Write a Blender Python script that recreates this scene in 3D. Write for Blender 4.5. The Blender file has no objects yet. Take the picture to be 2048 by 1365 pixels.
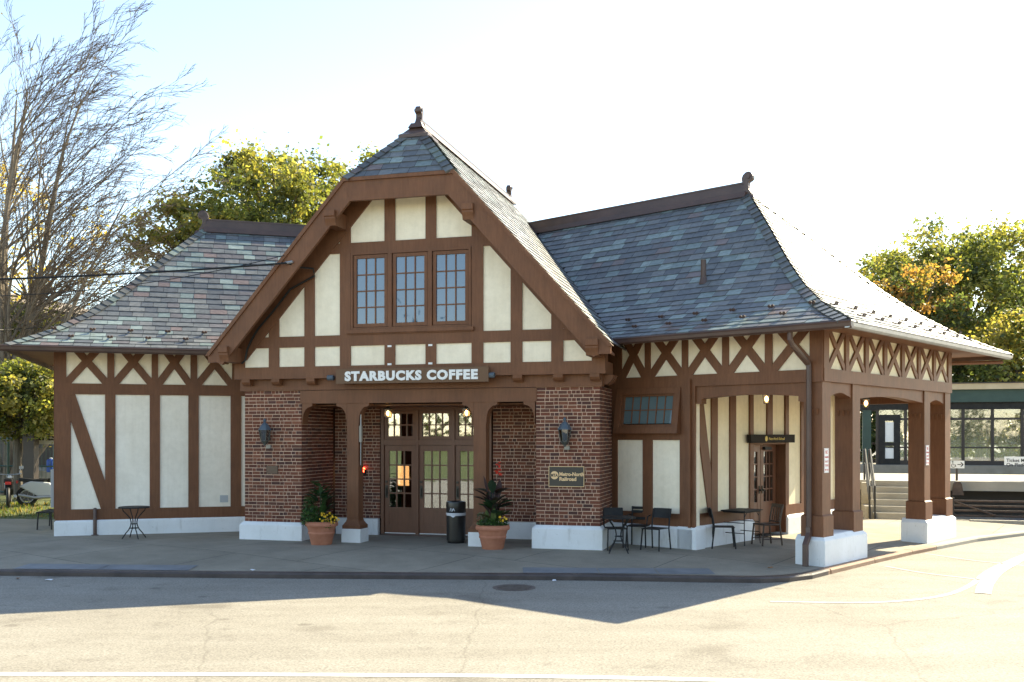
import bpy, bmesh, math, random
from mathutils import Vector, Matrix
R_ = random.Random(7)
rad = math.radians
sc = bpy.context.scene
COL = sc.collection
V = Vector
# ------------------------------------------------------------------ surveying the photograph
FP, YH, H = 1991.1, 872.0, 2.35          # focal length in px (35 mm), horizon row, eye height
class Plane:
    """a vertical plane: u runs along it, z up, o out of it towards the street"""
    def __init__(s, ox, oy, deg):
        a = rad(deg); s.o = V((ox, oy, 0)); s.d = V((math.cos(a), math.sin(a), 0)); s.n = V((s.d.y, -s.d.x, 0)); s.deg = deg
    def off(s, o):
        q = s.o + s.n*o; return Plane(q.x, q.y, s.deg)
    def U(s, px):
        r = (px-1024)/FP
        return (r*s.o.y-s.o.x)/(s.d.x-r*s.d.y)
    def Z(s, px, py):
        return H+(YH-py)/FP*(s.o.y+s.d.y*s.U(px))
    def P(s, u, z, o=0.0):
        p = s.o+s.d*u+s.n*o; return V((p.x, p.y, z))
def gnd(px, py, z=0.0):
    y = FP*(H-z)/(py-YH); return V(((px-1024)/FP*y, y, z))
G = Plane(1.154, 20.7, -15.5)             # brick front of the gabled centre
GJ = G.off(.2); GV = G.off(.8); GR = G.off(-1.7)
LW = Plane(-10.69, 23.28, 16.5).off(-.08)  # left wing wall
RF = Plane(3.72, 20.52, -41.6).off(-.08)   # right wing front
WC = V((5.843, 18.743, 0))                 # outer corner of the right wing
RE = Plane(WC.x, WC.y, 48.4)               # right wing end
PW = Plane(3.72, 20.52, 48.4)              # wall inside the porch
PW = PW.off(-.08); 
RFn, REn = RF.n, RE.n
F, Rr = RF.d, RE.d

# ------------------------------------------------------------------ materials
def mat(name, col=(.5,.5,.5), rough=.6, metal=0.0, spec=.5):
    m = bpy.data.materials.new(name); m.use_nodes = True
    b = m.node_tree.nodes['Principled BSDF']
    b.inputs['Base Color'].default_value = (*col, 1); b.inputs['Roughness'].default_value = rough
    b.inputs['Metallic'].default_value = metal; b.inputs['Specular IOR Level'].default_value = spec
    return m
def nodes(m): return m.node_tree.nodes, m.node_tree.links, m.node_tree.nodes['Principled BSDF']
def coord(m, scale=(1,1,1), rotz=0, kind='Object', world=True):
    N, L, b = nodes(m)
    if world:
        g = N.new('ShaderNodeNewGeometry'); src = g.outputs['Position']
    else:
        g = N.new('ShaderNodeTexCoord'); src = g.outputs[kind]
    mp = N.new('ShaderNodeMapping'); mp.inputs['Scale'].default_value = scale; mp.inputs['Rotation'].default_value = (0,0,rotz)
    L.new(src, mp.inputs['Vector']); return mp.outputs['Vector']
def noise(m, vec, scale, detail=4, rough=.6):
    N, L, b = nodes(m); n = N.new('ShaderNodeTexNoise'); n.inputs['Scale'].default_value = scale
    n.inputs['Detail'].default_value = detail; n.inputs['Roughness'].default_value = rough
    L.new(vec, n.inputs['Vector']); return n.outputs['Fac']
def ramp(m, fac, stops):
    N, L, b = nodes(m); r = N.new('ShaderNodeValToRGB'); e = r.color_ramp.elements
    while len(e) < len(stops): e.new(.5)
    for k, (p, c) in enumerate(stops): e[k].position = p; e[k].color = (*c, 1)
    L.new(fac, r.inputs['Fac']); return r.outputs['Color']
def mixc(m, a, b_, fac, mode='MIX'):
    N, L, b = nodes(m); x = N.new('ShaderNodeMix'); x.data_type = 'RGBA'; x.blend_type = mode
    for sock, val in ((x.inputs['A'], a), (x.inputs['B'], b_)):
        if isinstance(val, tuple): sock.default_value = (*val, 1)
        else: L.new(val, sock)
    if isinstance(fac, float): x.inputs['Factor'].default_value = fac
    else: L.new(fac, x.inputs['Factor'])
    return x.outputs['Result']
def bump(m, fac, strength=.3, dist=.01):
    N, L, b = nodes(m); n = N.new('ShaderNodeBump'); n.inputs['Strength'].default_value = strength; n.inputs['Distance'].default_value = dist
    L.new(fac, n.inputs['Height']); L.new(n.outputs['Normal'], b.inputs['Normal'])
def setc(m, c): N, L, b = nodes(m); L.new(c, b.inputs['Base Color'])
def varied(name, c1, c2, scale, rough=.6, bscale=None, bstr=.2, bdist=.01, sc3=(1,1,1), spec=.5, metal=0):
    m = mat(name, c1, rough, metal, spec); v = coord(m, sc3)
    setc(m, ramp(m, noise(m, v, scale, 6), [(.3, c1), (.7, c2)]))
    if bscale: bump(m, noise(m, v, bscale, 5), bstr, bdist)
    return m
def attr_mat(name, rough=.6, bscale=30, bstr=.2, bdist=.004, spec=.5, streak=None):
    m = mat(name, (.5,.5,.5), rough, 0, spec); N, L, b = nodes(m)
    a = N.new('ShaderNodeAttribute'); a.attribute_name = 'Col'
    v = coord(m, streak or (1,1,1)); f = noise(m, v, bscale, 5)
    setc(m, mixc(m, a.outputs['Color'], ramp(m, f, [(.25,(.62,.62,.62)),(.75,(1.25,1.25,1.25))]), 1.0, 'MULTIPLY'))
    bump(m, f, bstr, bdist); return m
def weather(m, layers):
    """multiply the colour by blotches and streaks: (scale vec, noise scale, detail, lo stop, hi stop, dark, light)"""
    N, L, b = nodes(m); src = b.inputs['Base Color'].links[0].from_socket
    for sc3, ns, det, p0, p1, dk, lt in layers:
        src = mixc(m, src, ramp(m, noise(m, coord(m, sc3), ns, det, .65), [(p0, dk), (p1, lt)]), 1.0, 'MULTIPLY')
    L.new(src, b.inputs['Base Color'])
def g3(x, y=None, z=None): return (x, x if y is None else y, x if z is None else z)
M = {}
M['brown'] = varied('brown_paint', (.150,.063,.029), (.182,.080,.039), 1.7, .55, 45, .12, .004, (1,1,.35), .3)
M['brown_dark'] = varied('brown_metal', (.060,.036,.030), (.105,.060,.046), 2.0, .42, 20, .1, .004)
M['door'] = varied('door_paint', (.145,.060,.030), (.172,.074,.040), 3, .45, 40, .08, .003, (1,1,.3))
M['stucco'] = varied('cream_stucco', (.90,.80,.62), (.93,.845,.685), .9, .85, 14, .35, .012)
M['stucco_pale'] = varied('pale_stucco', (.88,.81,.685), (.91,.85,.745), .9, .85, 14, .35, .012)
M['stucco_warm'] = varied('warm_cream_stucco', (.88,.775,.54), (.91,.82,.61), .9, .85, 14, .35, .012)  # stucco copy with the warm bounce light under cover put into its colour
M['plinth'] = varied('white_painted_concrete', (.78,.80,.81), (.84,.85,.855), 1.3, .75, 12, .3, .01)
for k_ in ('stucco','stucco_pale','stucco_warm'):
    weather(M[k_], [((1,1,1), .9, 6, .35, .62, (.93,.925,.91), (1.03,1.03,1.02)), ((5,5,.25), 1.4, 5, .30, .55, (.945,.94,.93), (1.0,1.0,1.0)), ((1,1,1), 9, 6, .30, .60, (.95,.95,.945), (1.02,1.02,1.02))])
weather(M['brown'], [((1,1,.12), 22, 5, .32, .66, g3(.84), g3(1.10)), ((1,1,1), 2.4, 6, .32, .60, (.90,.91,.94), (1.06,1.04,1.02)), ((1,1,1), 26, 3, .22, .30, (1.25,1.3,1.35), g3(1.0))])
weather(M['door'], [((1,1,.12), 22, 5, .32, .66, g3(.86), g3(1.08))])
weather(M['plinth'], [((1,1,1), 1.1, 7, .34, .60, (.90,.895,.88), g3(1.0)), ((2.5,2.5,.5), 3, 5, .27, .42, (.80,.79,.77), g3(1.0)), ((1,1,1), 16, 4, .25, .36, (.72,.70,.66), g3(1.0))])
M['brick'] = attr_mat('red_brick', .85, 60, .35, .004)
M['mortar'] = varied('pale_mortar', (.56,.39,.28), (.70,.51,.38), 4, .95, 60, .3, .003)
M['slate'] = attr_mat('slate', .42, 9, .22, .006, .42, (1,1,2.5))
M['roofdeck'] = mat('roof_underlay', (.03,.03,.035), .9)
M['asphalt'] = mat('asphalt', (.2,.19,.17), .9); m = M['asphalt']; v = coord(m)
base = ramp(m, noise(m, v, .35, 6, .65), [(.3,(.235,.216,.182)),(.7,(.282,.262,.226))])
speck = ramp(m, noise(m, v, 34, 4, .8), [(.33,(.55,.55,.55)),(.67,(1.35,1.35,1.35))])
c = mixc(m, base, speck, 1.0, 'MULTIPLY')
N, L, b = nodes(m)
vs = coord(m, (.22, 1.6, 1), .08)
c = mixc(m, c, ramp(m, noise(m, vs, 1.1, 5, .6), [(.36,(.90,.89,.88)),(.62,(1.03,1.03,1.03))]), 1.0, 'MULTIPLY')
vo = N.new('ShaderNodeTexVoronoi'); vo.feature = 'DISTANCE_TO_EDGE'; vo.inputs['Scale'].default_value = .22
nz = N.new('ShaderNodeTexNoise'); nz.inputs['Scale'].default_value = 1.3; nz.inputs['Detail'].default_value = 5
L.new(v, nz.inputs['Vector']); va = N.new('ShaderNodeMixRGB'); va.inputs[0].default_value = .22; L.new(v, va.inputs[1]); L.new(nz.outputs['Color'], va.inputs[2])
L.new(va.outputs[0], vo.inputs['Vector'])
c = mixc(m, c, ramp(m, vo.outputs['Distance'], [(.0,(.55,.53,.50)),(.0035,(1,1,1))]), .42, 'MULTIPLY')
c = mixc(m, c, ramp(m, noise(m, v, 1.7, 7, .75), [(.30,(.80,.79,.78)),(.46,(1,1,1))]), 1.0, 'MULTIPLY')
c = mixc(m, c, ramp(m, noise(m, v, .55, 3, .5), [(.28,(.70,.68,.66)),(.37,(1,1,1))]), 1.0, 'MULTIPLY')
vq = N.new('ShaderNodeTexVoronoi'); vq.inputs['Scale'].default_value = .9; L.new(v, vq.inputs['Vector'])
c = mixc(m, c, ramp(m, vq.outputs['Distance'], [(.05,(.62,.60,.58)),(.12,(1,1,1))]), .8, 'MULTIPLY')
setc(m, c); bump(m, noise(m, v, 90, 3), .5, .012)
M['pave'] = mat('concrete_paving', (.25,.25,.24), .9); m = M['pave']; v = coord(m, (1,1,1), rad(33))
N, L, b = nodes(m)
bt = N.new('ShaderNodeTexBrick'); bt.inputs['Scale'].default_value = 1; bt.inputs['Brick Width'].default_value = 2.6; bt.inputs['Row Height'].default_value = 2.3
bt.inputs['Mortar Size'].default_value = .011; bt.offset = .35; bt.inputs['Color1'].default_value = (.262,.232,.182,1); bt.inputs['Color2'].default_value = (.300,.266,.212,1); bt.inputs['Mortar'].default_value = (.11,.098,.08,1)
L.new(v, bt.inputs['Vector'])
c = mixc(m, bt.outputs['Color'], ramp(m, noise(m, v, .8, 7, .7), [(.3,(.72,.72,.70)),(.7,(1.15,1.14,1.12))]), 1.0, 'MULTIPLY')
c = mixc(m, c, ramp(m, noise(m, v, 70, 3), [(.3,(.8,.8,.8)),(.7,(1.15,1.15,1.15))]), 1.0, 'MULTIPLY')
vo = N.new('ShaderNodeTexVoronoi'); vo.inputs['Scale'].default_value = 2.3; vo.inputs['Randomness'].default_value = 1; L.new(v, vo.inputs['Vector'])
c = mixc(m, c, ramp(m, vo.outputs['Distance'], [(.035,(.45,.44,.42)),(.06,(1,1,1))]), .7, 'MULTIPLY')
setc(m, c); bump(m, noise(m, v, 50, 4), .35, .008)
M['bluestone'] = varied('bluestone', (.150,.155,.165), (.22,.225,.235), 2.2, .8, 30, .3, .006)
M['kerb'] = varied('kerb_steel_faced_stone', (.045,.034,.032), (.095,.072,.064), 2.5, .5, 20, .4, .01)
M['kerbstone'] = varied('brownstone_kerb', (.21,.125,.08), (.30,.20,.14), 2.5, .75, 20, .4, .01)
M['line'] = varied('worn_white_road_paint', (.48,.46,.42), (.76,.74,.69), 9, .8, 60, .3, .004)
M['faint'] = varied('faded_road_paint', (.31,.30,.28), (.48,.47,.44), 7, .85, 60, .3, .004)
M['black'] = varied('black_metal', (.012,.012,.013), (.026,.025,.024), 6, .6, spec=.3)
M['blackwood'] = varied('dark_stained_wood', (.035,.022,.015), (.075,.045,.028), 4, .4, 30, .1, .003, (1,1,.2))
M['bin'] = varied('black_plastic', (.012,.012,.012), (.02,.02,.02), 6, .3)
M['bag'] = mat('bin_bag', (.55,.56,.60), .35)
M['terra'] = varied('terracotta', (.36,.135,.075), (.47,.20,.12), 5, .8, 25, .2, .006)
M['soil'] = mat('soil', (.03,.02,.014), .95)
M['white'] = mat('white_enamel', (.80,.80,.78), .5)
M['red'] = mat('red_paint', (.55,.03,.02), .5)
M['blue'] = mat('blue_plastic', (.02,.08,.40), .5)
M['green'] = varied('dark_green_paint', (.020,.050,.042), (.030,.068,.055), 3, .5)
M['darkframe'] = mat('dark_bronze_frame', (.035,.026,.022), .5)
M['galv'] = varied('galvanised_metal', (.30,.31,.32), (.42,.43,.44), 3, .45, metal=.6)
M['greybox'] = mat('grey_box', (.42,.44,.45), .5)
M['bronze'] = mat('dark_bronze', (.055,.048,.038), .45, .3)
M['gold'] = mat('brass', (.80,.54,.28), .5, .0)
M['signboard'] = mat('brown_signboard', (.135,.068,.030), .6)
M['darksign'] = mat('dark_sign', (.020,.015,.011), .8, 0, .2)
M['verdigris'] = varied('blue_grey_copper', (.055,.075,.10), (.09,.12,.15), 5, .5)
M['lamp_iron'] = varied('weathered_iron', (.05,.055,.05), (.10,.105,.09), 8, .5)
M['conc'] = varied('pale_concrete', (.29,.265,.215), (.38,.35,.295), 1.5, .9, 20, .3, .01)
M['conc_dark'] = varied('dirty_concrete', (.22,.20,.16), (.33,.30,.25), 1.5, .9, 20, .3, .01)
M['cream_edge'] = varied('cream_roof_edge', (.46,.36,.22), (.54,.44,.29), 2, .7)
M['rust'] = varied('rusty_steel', (.055,.036,.028), (.11,.075,.055), 6, .7)
M['gravel'] = varied('gravel', (.05,.04,.035), (.30,.27,.24), 9, .95, 9, 1.0, .06)
M['grass'] = varied('grass', (.05,.075,.022), (.12,.13,.04), 2.5, .95, 40, .8, .04)
M['shingle'] = varied('weathered_shingles', (.16,.13,.105), (.26,.22,.18), 3, .9, 12, .5, .02)
M['twig'] = varied('twig_bark', (.075,.055,.040), (.14,.105,.075), 3, .8)
M['bark'] = varied('bark', (.075,.062,.048), (.15,.125,.095), 5, .9, 14, .6, .02, (1,1,.3))
M['bark_pale'] = varied('pale_bark', (.15,.12,.09), (.24,.195,.145), 5, .9, 14, .6, .02, (1,1,.3))
M['cable'] = mat('black_cable', (.008,.008,.008), .5)
M['paper'] = mat('paper', (.7,.7,.72), .8)
M['leaflitter'] = mat('fallen_leaf', (.30,.14,.05), .8)
def emit(name, col, s):
    m = mat(name, col, .4); N, L, b = nodes(m)
    b.inputs['Emission Color'].default_value = (*col, 1); b.inputs['Emission Strength'].default_value = s; return m
M['bulb'] = emit('lit_bulb', (1.0,.62,.28), 3.5)
M['redlamp'] = emit('lit_red_lamp', (1.0,.06,.02), 5)
M['amber'] = mat('amber_glass', (.75,.45,.18), .25)
M['interior'] = emit('lit_menu_panel', (1.0,.45,.16), .9)
def glass(name, tint, refl, rough=.02, see=1.0, haze=0):
    """window glass: a mirror-like coat over clear or dark glass"""
    m = bpy.data.materials.new(name); m.use_nodes = True; N, L = m.node_tree.nodes, m.node_tree.links; N.clear()
    out = N.new('ShaderNodeOutputMaterial'); mx = N.new('ShaderNodeMixShader'); g = N.new('ShaderNodeBsdfGlossy')
    g.inputs['Roughness'].default_value = rough; g.inputs['Color'].default_value = (.92,.95,1,1)
    if see: t = N.new('ShaderNodeBsdfTransparent'); t.inputs['Color'].default_value = (*tint,1)
    else: t = N.new('ShaderNodeBsdfDiffuse'); t.inputs['Color'].default_value = (*tint,1)
    tc = N.new('ShaderNodeNewGeometry'); nz = N.new('ShaderNodeTexNoise'); nz.inputs['Scale'].default_value = 2.2
    bp = N.new('ShaderNodeBump'); bp.inputs['Strength'].default_value = .05; bp.inputs['Distance'].default_value = .02
    L.new(tc.outputs['Position'], nz.inputs['Vector']); L.new(nz.outputs['Fac'], bp.inputs['Height']); L.new(bp.outputs['Normal'], g.inputs['Normal'])
    if haze:  # pale translucent share puts a bright haze into the glass colour
        dd = N.new('ShaderNodeBsdfTranslucent'); dd.inputs['Color'].default_value = (.93,.97,.95,1); m2 = N.new('ShaderNodeMixShader'); m2.inputs[0].default_value = haze
        L.new(t.outputs[0], m2.inputs[1]); L.new(dd.outputs[0], m2.inputs[2]); t = m2
    mx.inputs[0].default_value = refl; L.new(t.outputs[0], mx.inputs[1]); L.new(g.outputs[0], mx.inputs[2]); L.new(mx.outputs[0], out.inputs[0]); return m
M['pane'] = glass('door_glass', (.75,.78,.76), .30)
M['pane_up'] = glass('upper_window_glass', (.05,.10,.175), .09, see=0)  # blue diffuse tint paints sky reflection and lit interior into the pane
M['pane_blind'] = glass('blind_window_glass', (.11,.155,.165), .05, see=0)
M['shelter_glass'] = glass('shelter_glass', (.97,1,.99), .16, haze=.13)
M['lantern_glass'] = glass('lantern_glass', (.40,.40,.34), .25)
def leafmat(name, trans=.58):
    m = bpy.data.materials.new(name); m.use_nodes = True; N, L = m.node_tree.nodes, m.node_tree.links; N.clear()
    out = N.new('ShaderNodeOutputMaterial'); a = N.new('ShaderNodeAttribute'); a.attribute_name = 'Col'
    d = N.new('ShaderNodeBsdfPrincipled'); d.inputs['Roughness'].default_value = .5
    t = N.new('ShaderNodeBsdfTranslucent'); x = N.new('ShaderNodeMixShader'); x.inputs[0].default_value = trans
    mul = N.new('ShaderNodeMix'); mul.data_type = 'RGBA'; mul.blend_type = 'MULTIPLY'; mul.inputs['Factor'].default_value = 1; mul.inputs['B'].default_value = (1.75,1.6,.7,1)
    L.new(a.outputs['Color'], mul.inputs['A']); L.new(mul.outputs['Result'], t.inputs['Color'])
    L.new(a.outputs['Color'], d.inputs['Base Color']); L.new(d.outputs[0], x.inputs[1]); L.new(t.outputs[0], x.inputs[2]); L.new(x.outputs[0], out.inputs[0]); return m
M['leaf'] = leafmat('leaves'); M['leaf_thick'] = leafmat('plant_leaves', .25)

# ------------------------------------------------------------------ objects
ORI = {}
class MB:
    def __init__(s): s.v = []; s.f = []; s.c = []; s.m = []
    def add(s, vs, fs, col=None, mi=0):
        b = len(s.v); s.v += [tuple(p) for p in vs]
        for f in fs: s.f.append([b+i for i in f]); s.c.append(col); s.m.append(mi)
    def prism(s, low, high, col=None, mi=0):
        n = len(low)
        s.add(list(low)+list(high), [list(range(n))[::-1], list(range(n, 2*n))]+[[i, (i+1) % n, n+(i+1) % n, n+i] for i in range(n)], col, mi)
    def box(s, cx, cy, cz, sx, sy, sz, rz=0, col=None, mi=0):
        c_, s_ = math.cos(rz), math.sin(rz); pts = []
        for dz in (-.5, .5):
            for dx, dy in ((-.5,-.5),(.5,-.5),(.5,.5),(-.5,.5)):
                x, y = dx*sx, dy*sy; pts.append((cx+x*c_-y*s_, cy+x*s_+y*c_, cz+dz*sz))
        s.prism(pts[:4], pts[4:], col, mi)
    def pbox(s, pl, u0, u1, z0, z1, o0, o1, col=None, mi=0):
        s.prism([pl.P(u0,z0,o1), pl.P(u1,z0,o1), pl.P(u1,z0,o0), pl.P(u0,z0,o0)], [pl.P(u0,z1,o1), pl.P(u1,z1,o1), pl.P(u1,z1,o0), pl.P(u0,z1,o0)], col, mi)
    def ppoly(s, pl, pts, o0, o1, col=None, mi=0):
        s.prism([pl.P(u,z,o1) for u, z in pts], [pl.P(u,z,o0) for u, z in pts], col, mi)
    def tube(s, pts, r, sides=8, r2=None, col=None, mi=0, cap=True):
        pts = [V(p) for p in pts]; n = len(pts); rings = []
        up = V((0,0,1)); prev = None
        for i, p in enumerate(pts):
            t = (pts[min(i+1,n-1)]-pts[max(i-1,0)]); t = t.normalized() if t.length > 1e-9 else V((0,0,1))
            if prev is None:
                a = up if abs(t.z) < .95 else V((1,0,0)); x = t.cross(a).normalized()
            else:
                x = prev - t*prev.dot(t); x = x.normalized() if x.length > 1e-6 else t.orthogonal().normalized()
            prev = x; y = t.cross(x)
            rr = r if r2 is None else r+(r2-r)*i/(n-1)
            if isinstance(r, (list, tuple)): rr = r[i]
            rings.append([p+(x*math.cos(2*math.pi*k/sides)+y*math.sin(2*math.pi*k/sides))*rr for k in range(sides)])
        vs = [q for ring in rings for q in ring]; fs = []
        for i in range(n-1):
            for k in range(sides): fs.append([i*sides+k, i*sides+(k+1) % sides, (i+1)*sides+(k+1) % sides, (i+1)*sides+k])
        if cap and sides > 2: fs += [list(range(sides))[::-1], [(n-1)*sides+k for k in range(sides)]]
        s.add(vs, fs, col, mi)
    def lathe(s, prof, cx=0, cy=0, sides=24, col=None, mi=0, caps=True):
        vs = [(cx+r*math.cos(2*math.pi*k/sides), cy+r*math.sin(2*math.pi*k/sides), z) for r, z in prof for k in range(sides)]
        n = len(prof); fs = [[i*sides+k, i*sides+(k+1) % sides, (i+1)*sides+(k+1) % sides, (i+1)*sides+k] for i in range(n-1) for k in range(sides)]
        if caps: fs += [list(range(sides))[::-1], [(n-1)*sides+k for k in range(sides)]]
        s.add(vs, fs, col, mi)
    def quad(s, a, b, c, d, col=None, mi=0): s.add([a,b,c,d], [[0,1,2,3]], col, mi)
    def build(s, name, mats, parent=None, label=None, smooth=False, fix=True, bevel=0):
        if not isinstance(mats, (list, tuple)): mats = [mats]
        xs = [p[0] for p in s.v]; ys = [p[1] for p in s.v]; zs = [p[2] for p in s.v]
        ctr = V(((min(xs)+max(xs))/2, (min(ys)+max(ys))/2, min(zs)))
        me = bpy.data.meshes.new(name); me.from_pydata([(p[0]-ctr.x, p[1]-ctr.y, p[2]-ctr.z) for p in s.v], [], s.f)
        for mm in mats: me.materials.append(M[mm] if isinstance(mm, str) else mm)
        me.polygons.foreach_set('material_index', s.m)
        if any(c is not None for c in s.c):
            ca = me.color_attributes.new('Col', 'FLOAT_COLOR', 'CORNER'); buf = []
            for f, c in zip(s.f, s.c):
                cc = (*(c or (.5,.5,.5)), 1.0); buf += list(cc)*len(f)
            ca.data.foreach_set('color', buf)
        if fix:
            bm = bmesh.new(); bm.from_mesh(me); bmesh.ops.recalc_face_normals(bm, faces=bm.faces); bm.to_mesh(me); bm.free()
        if smooth:
            me.polygons.foreach_set('use_smooth', [True]*len(me.polygons)); me.set_sharp_from_angle(angle=rad(40))
        me.update(); o = bpy.data.objects.new(name, me); COL.objects.link(o)
        base = ORI.get(parent, V((0,0,0))) if parent else V((0,0,0))
        o.location = ctr-base; ORI[o] = ctr
        if parent: o.parent = parent
        if label: o['label'] = label
        if bevel:
            bv = o.modifiers.new('bevel', 'BEVEL'); bv.width = bevel; bv.segments = 2; bv.limit_method = 'ANGLE'
        return o
def tag(o, label=None, cat=None, group=None, kind=None):
    if label: o['label'] = label
    if cat: o['category'] = cat
    if group: o['group'] = group
    if kind: o['kind'] = kind
    return o
def thing(name, loc, rz=0, label=None, cat=None, group=None, world=False):
    """world=True: the parts are modelled in world coordinates"""
    o = bpy.data.objects.new(name, None); COL.objects.link(o); o.location = loc; o.rotation_euler.z = rz; o.empty_display_size = .2
    ORI[o] = V(loc) if world else V((0,0,0)); tag(o, label, cat, group); return o
def copy_tree(o, parent=None):
    c = o.copy(); COL.objects.link(c)
    if parent: c.parent = parent
    for ch in list(o.children): copy_tree(ch, c)
    return c
_font_cache = {}
def text_verts(s, size, weight=0.0, align='CENTER', squeeze=1.0, spacing=1.0):
    cu = bpy.data.curves.new('lettering', 'FONT'); cu.body = s; cu.size = size; cu.align_x = align; cu.align_y = 'CENTER'
    cu.offset = weight; cu.space_character = spacing; cu.extrude = .5; cu.resolution_u = 3
    o = bpy.data.objects.new('lettering', cu); COL.objects.link(o); bpy.context.view_layer.update()
    me = bpy.data.meshes.new_from_object(o.evaluated_get(bpy.context.evaluated_depsgraph_get()))
    vs = [(v.co.x*squeeze, v.co.y, v.co.z) for v in me.vertices]; fs = [list(p.vertices) for p in me.polygons]
    bpy.data.objects.remove(o); bpy.data.meshes.remove(me); bpy.data.curves.remove(cu); return vs, fs
def add_text(mb, pl, s, u, z, size, o0, o1, weight=0.0, width=None, align='CENTER', mi=0, spacing=1.0):
    vs, fs = text_verts(s, size, weight, align, 1.0, spacing)
    w = max(p[0] for p in vs)-min(p[0] for p in vs); k = width/w if width else 1.0
    mid = (max(p[1] for p in vs)+min(p[1] for p in vs))/2
    mb.add([pl.P(u+p[0]*k, z+p[1]-mid, o1 if p[2] > 0 else o0) for p in vs], fs, None, mi)

# ================================================================== the building
BL = thing('station_building', (-1.5, 24, 0), 0, 'half-timbered railway station with brick entrance, steep slate roofs and open corner porch', 'building', world=True)
def part(name, mb, mats, parent=BL, **k): return mb.build(name, mats, parent, **k)
def pb(name, pl, u0, u1, z0, z1, o0, o1, m='brown', parent=BL, **k):
    mb = MB(); mb.pbox(pl, u0, u1, z0, z1, o0, o1); return mb.build(name, m, parent, **k)
def pp(name, pl, pts, o0, o1, m='brown', parent=BL, **k):
    mb = MB(); mb.ppoly(pl, pts, o0, o1); return mb.build(name, m, parent, **k)
ZB = 3.37      # underside of the frieze beam / brick top
# ---- brickwork
BRK = [(.145,.044,.023), (.170,.055,.029), (.115,.037,.022), (.195,.070,.037), (.082,.033,.025), (.158,.049,.025), (.13,.050,.031)]
def bricks(mb, pl, u0, u1, z0, z1, o, course=.0755, rnd=R_):
    mb.pbox(pl, u0+.003, u1-.003, z0, z1, o-.10, o-.004, None, 1)
    n = int(round((z1-z0)/course)); h = (z1-z0)/n
    for k in range(n):
        za, zb = z0+k*h+.0068, z0+(k+1)*h-.0068
        u = u0
        if k % 2: seq = [.2, .2, .095]
        else: seq = [.095, .2, .095, .095]
        i = rnd.randrange(len(seq)); 
        while u < u1-.03:
            w = seq[i % len(seq)]*(1+rnd.uniform(-.07,.07)); i += 1
            e = min(u+w, u1)
            if u1-e < .06: e = u1
            c = rnd.choice(BRK); g = rnd.uniform(.8,1.2)
            j = rnd.uniform(-.003,.003); zz = rnd.uniform(-.003,.003)
            mb.pbox(pl, u+(0 if u == u0 else .0068), e-(0 if e == u1 else .0068), za+zz, zb+zz, o-.03, o+.003+j, tuple(x*g for x in c), 0)
            u = e
uL0, uL1 = G.U(490), G.U(603); uR0, uR1 = G.U(1072), G.U(1200)
def side_plane(pl, u, o=0.0, back=True):
    """plane through the end of another, running backwards from it"""
    p = pl.P(u, 0, o); q = Plane(p.x, p.y, pl.deg+90); return q
mb = MB(); bricks(mb, G, uL0, uL1, .40, ZB, 0); bricks(mb, side_plane(G, uL1), .012, 1.62, .40, ZB, 0); mb.pbox(G, uL0, uL1-.1, .40, ZB, -1.6, -.1, None, 1)
part('brick_pier', mb, ['brick', 'mortar'], fix=False)
mb = MB(); bricks(mb, G, uR0, uR1, .48, ZB, 0); bricks(mb, side_plane(G, uR1), .012, 1.9, .48, ZB, 0); mb.pbox(G, uR0, uR1-.1, .48, ZB, -1.9, -.1, None, 1)
part('brick_pier', mb, ['brick', 'mortar'], fix=False)
uD0, uD1 = GR.U(763), GR.U(763)+2.72
mb = MB(); bricks(mb, GR, uL1, uD0-.04, .39, 3.05, 0); part('brick_wall', mb, ['brick', 'mortar'], fix=False)
mb = MB(); bricks(mb, GR, uD1+.04, uR0+.1, .39, 3.05, 0); part('brick_wall', mb, ['brick', 'mortar'], fix=False)
def plinth(pl, u0, u1, z0, z1, o0, o1, cham=.07, ends=(1,1), m='plinth', parent=BL, name='plinth'):
    """white plinth with a sloping top edge"""
    mb = MB(); e0, e1 = ends
    a = [pl.P(u0,z0,o0), pl.P(u1,z0,o0), pl.P(u1,z0,o1), pl.P(u0,z0,o1)]
    b_ = [pl.P(u0,z1-cham,o0), pl.P(u1,z1-cham,o0), pl.P(u1,z1-cham,o1), pl.P(u0,z1-cham,o1)]
    t = [pl.P(u0+cham*e0,z1,o0), pl.P(u1-cham*e1,z1,o0), pl.P(u1-cham*e1,z1,o1-cham), pl.P(u0+cham*e0,z1,o1-cham)]
    mb.add(a+b_+t, [[0,1,2,3],[0,4,5,1],[1,5,6,2],[2,6,7,3],[3,7,4,0],[4,8,9,5],[5,9,10,6],[6,10,11,7],[7,11,8,4],[8,11,10,9]])
    return mb.build(name, m, parent, bevel=.012)
plinth(G, uL0-.09, uL1+.06, -.2, .405, -1.5, .10)
plinth(G, uR0-.07, uR1+.07, -.2, .485, -1.9, .10)
pb('plinth', GR, uL1+.06, uD0-.06, -.2, .385, -.05, .085, 'plinth', bevel=.012)
pb('plinth', GR, uD1+.06, uR0-.07, -.2, .385, -.05, .085, 'plinth', bevel=.012)
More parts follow.
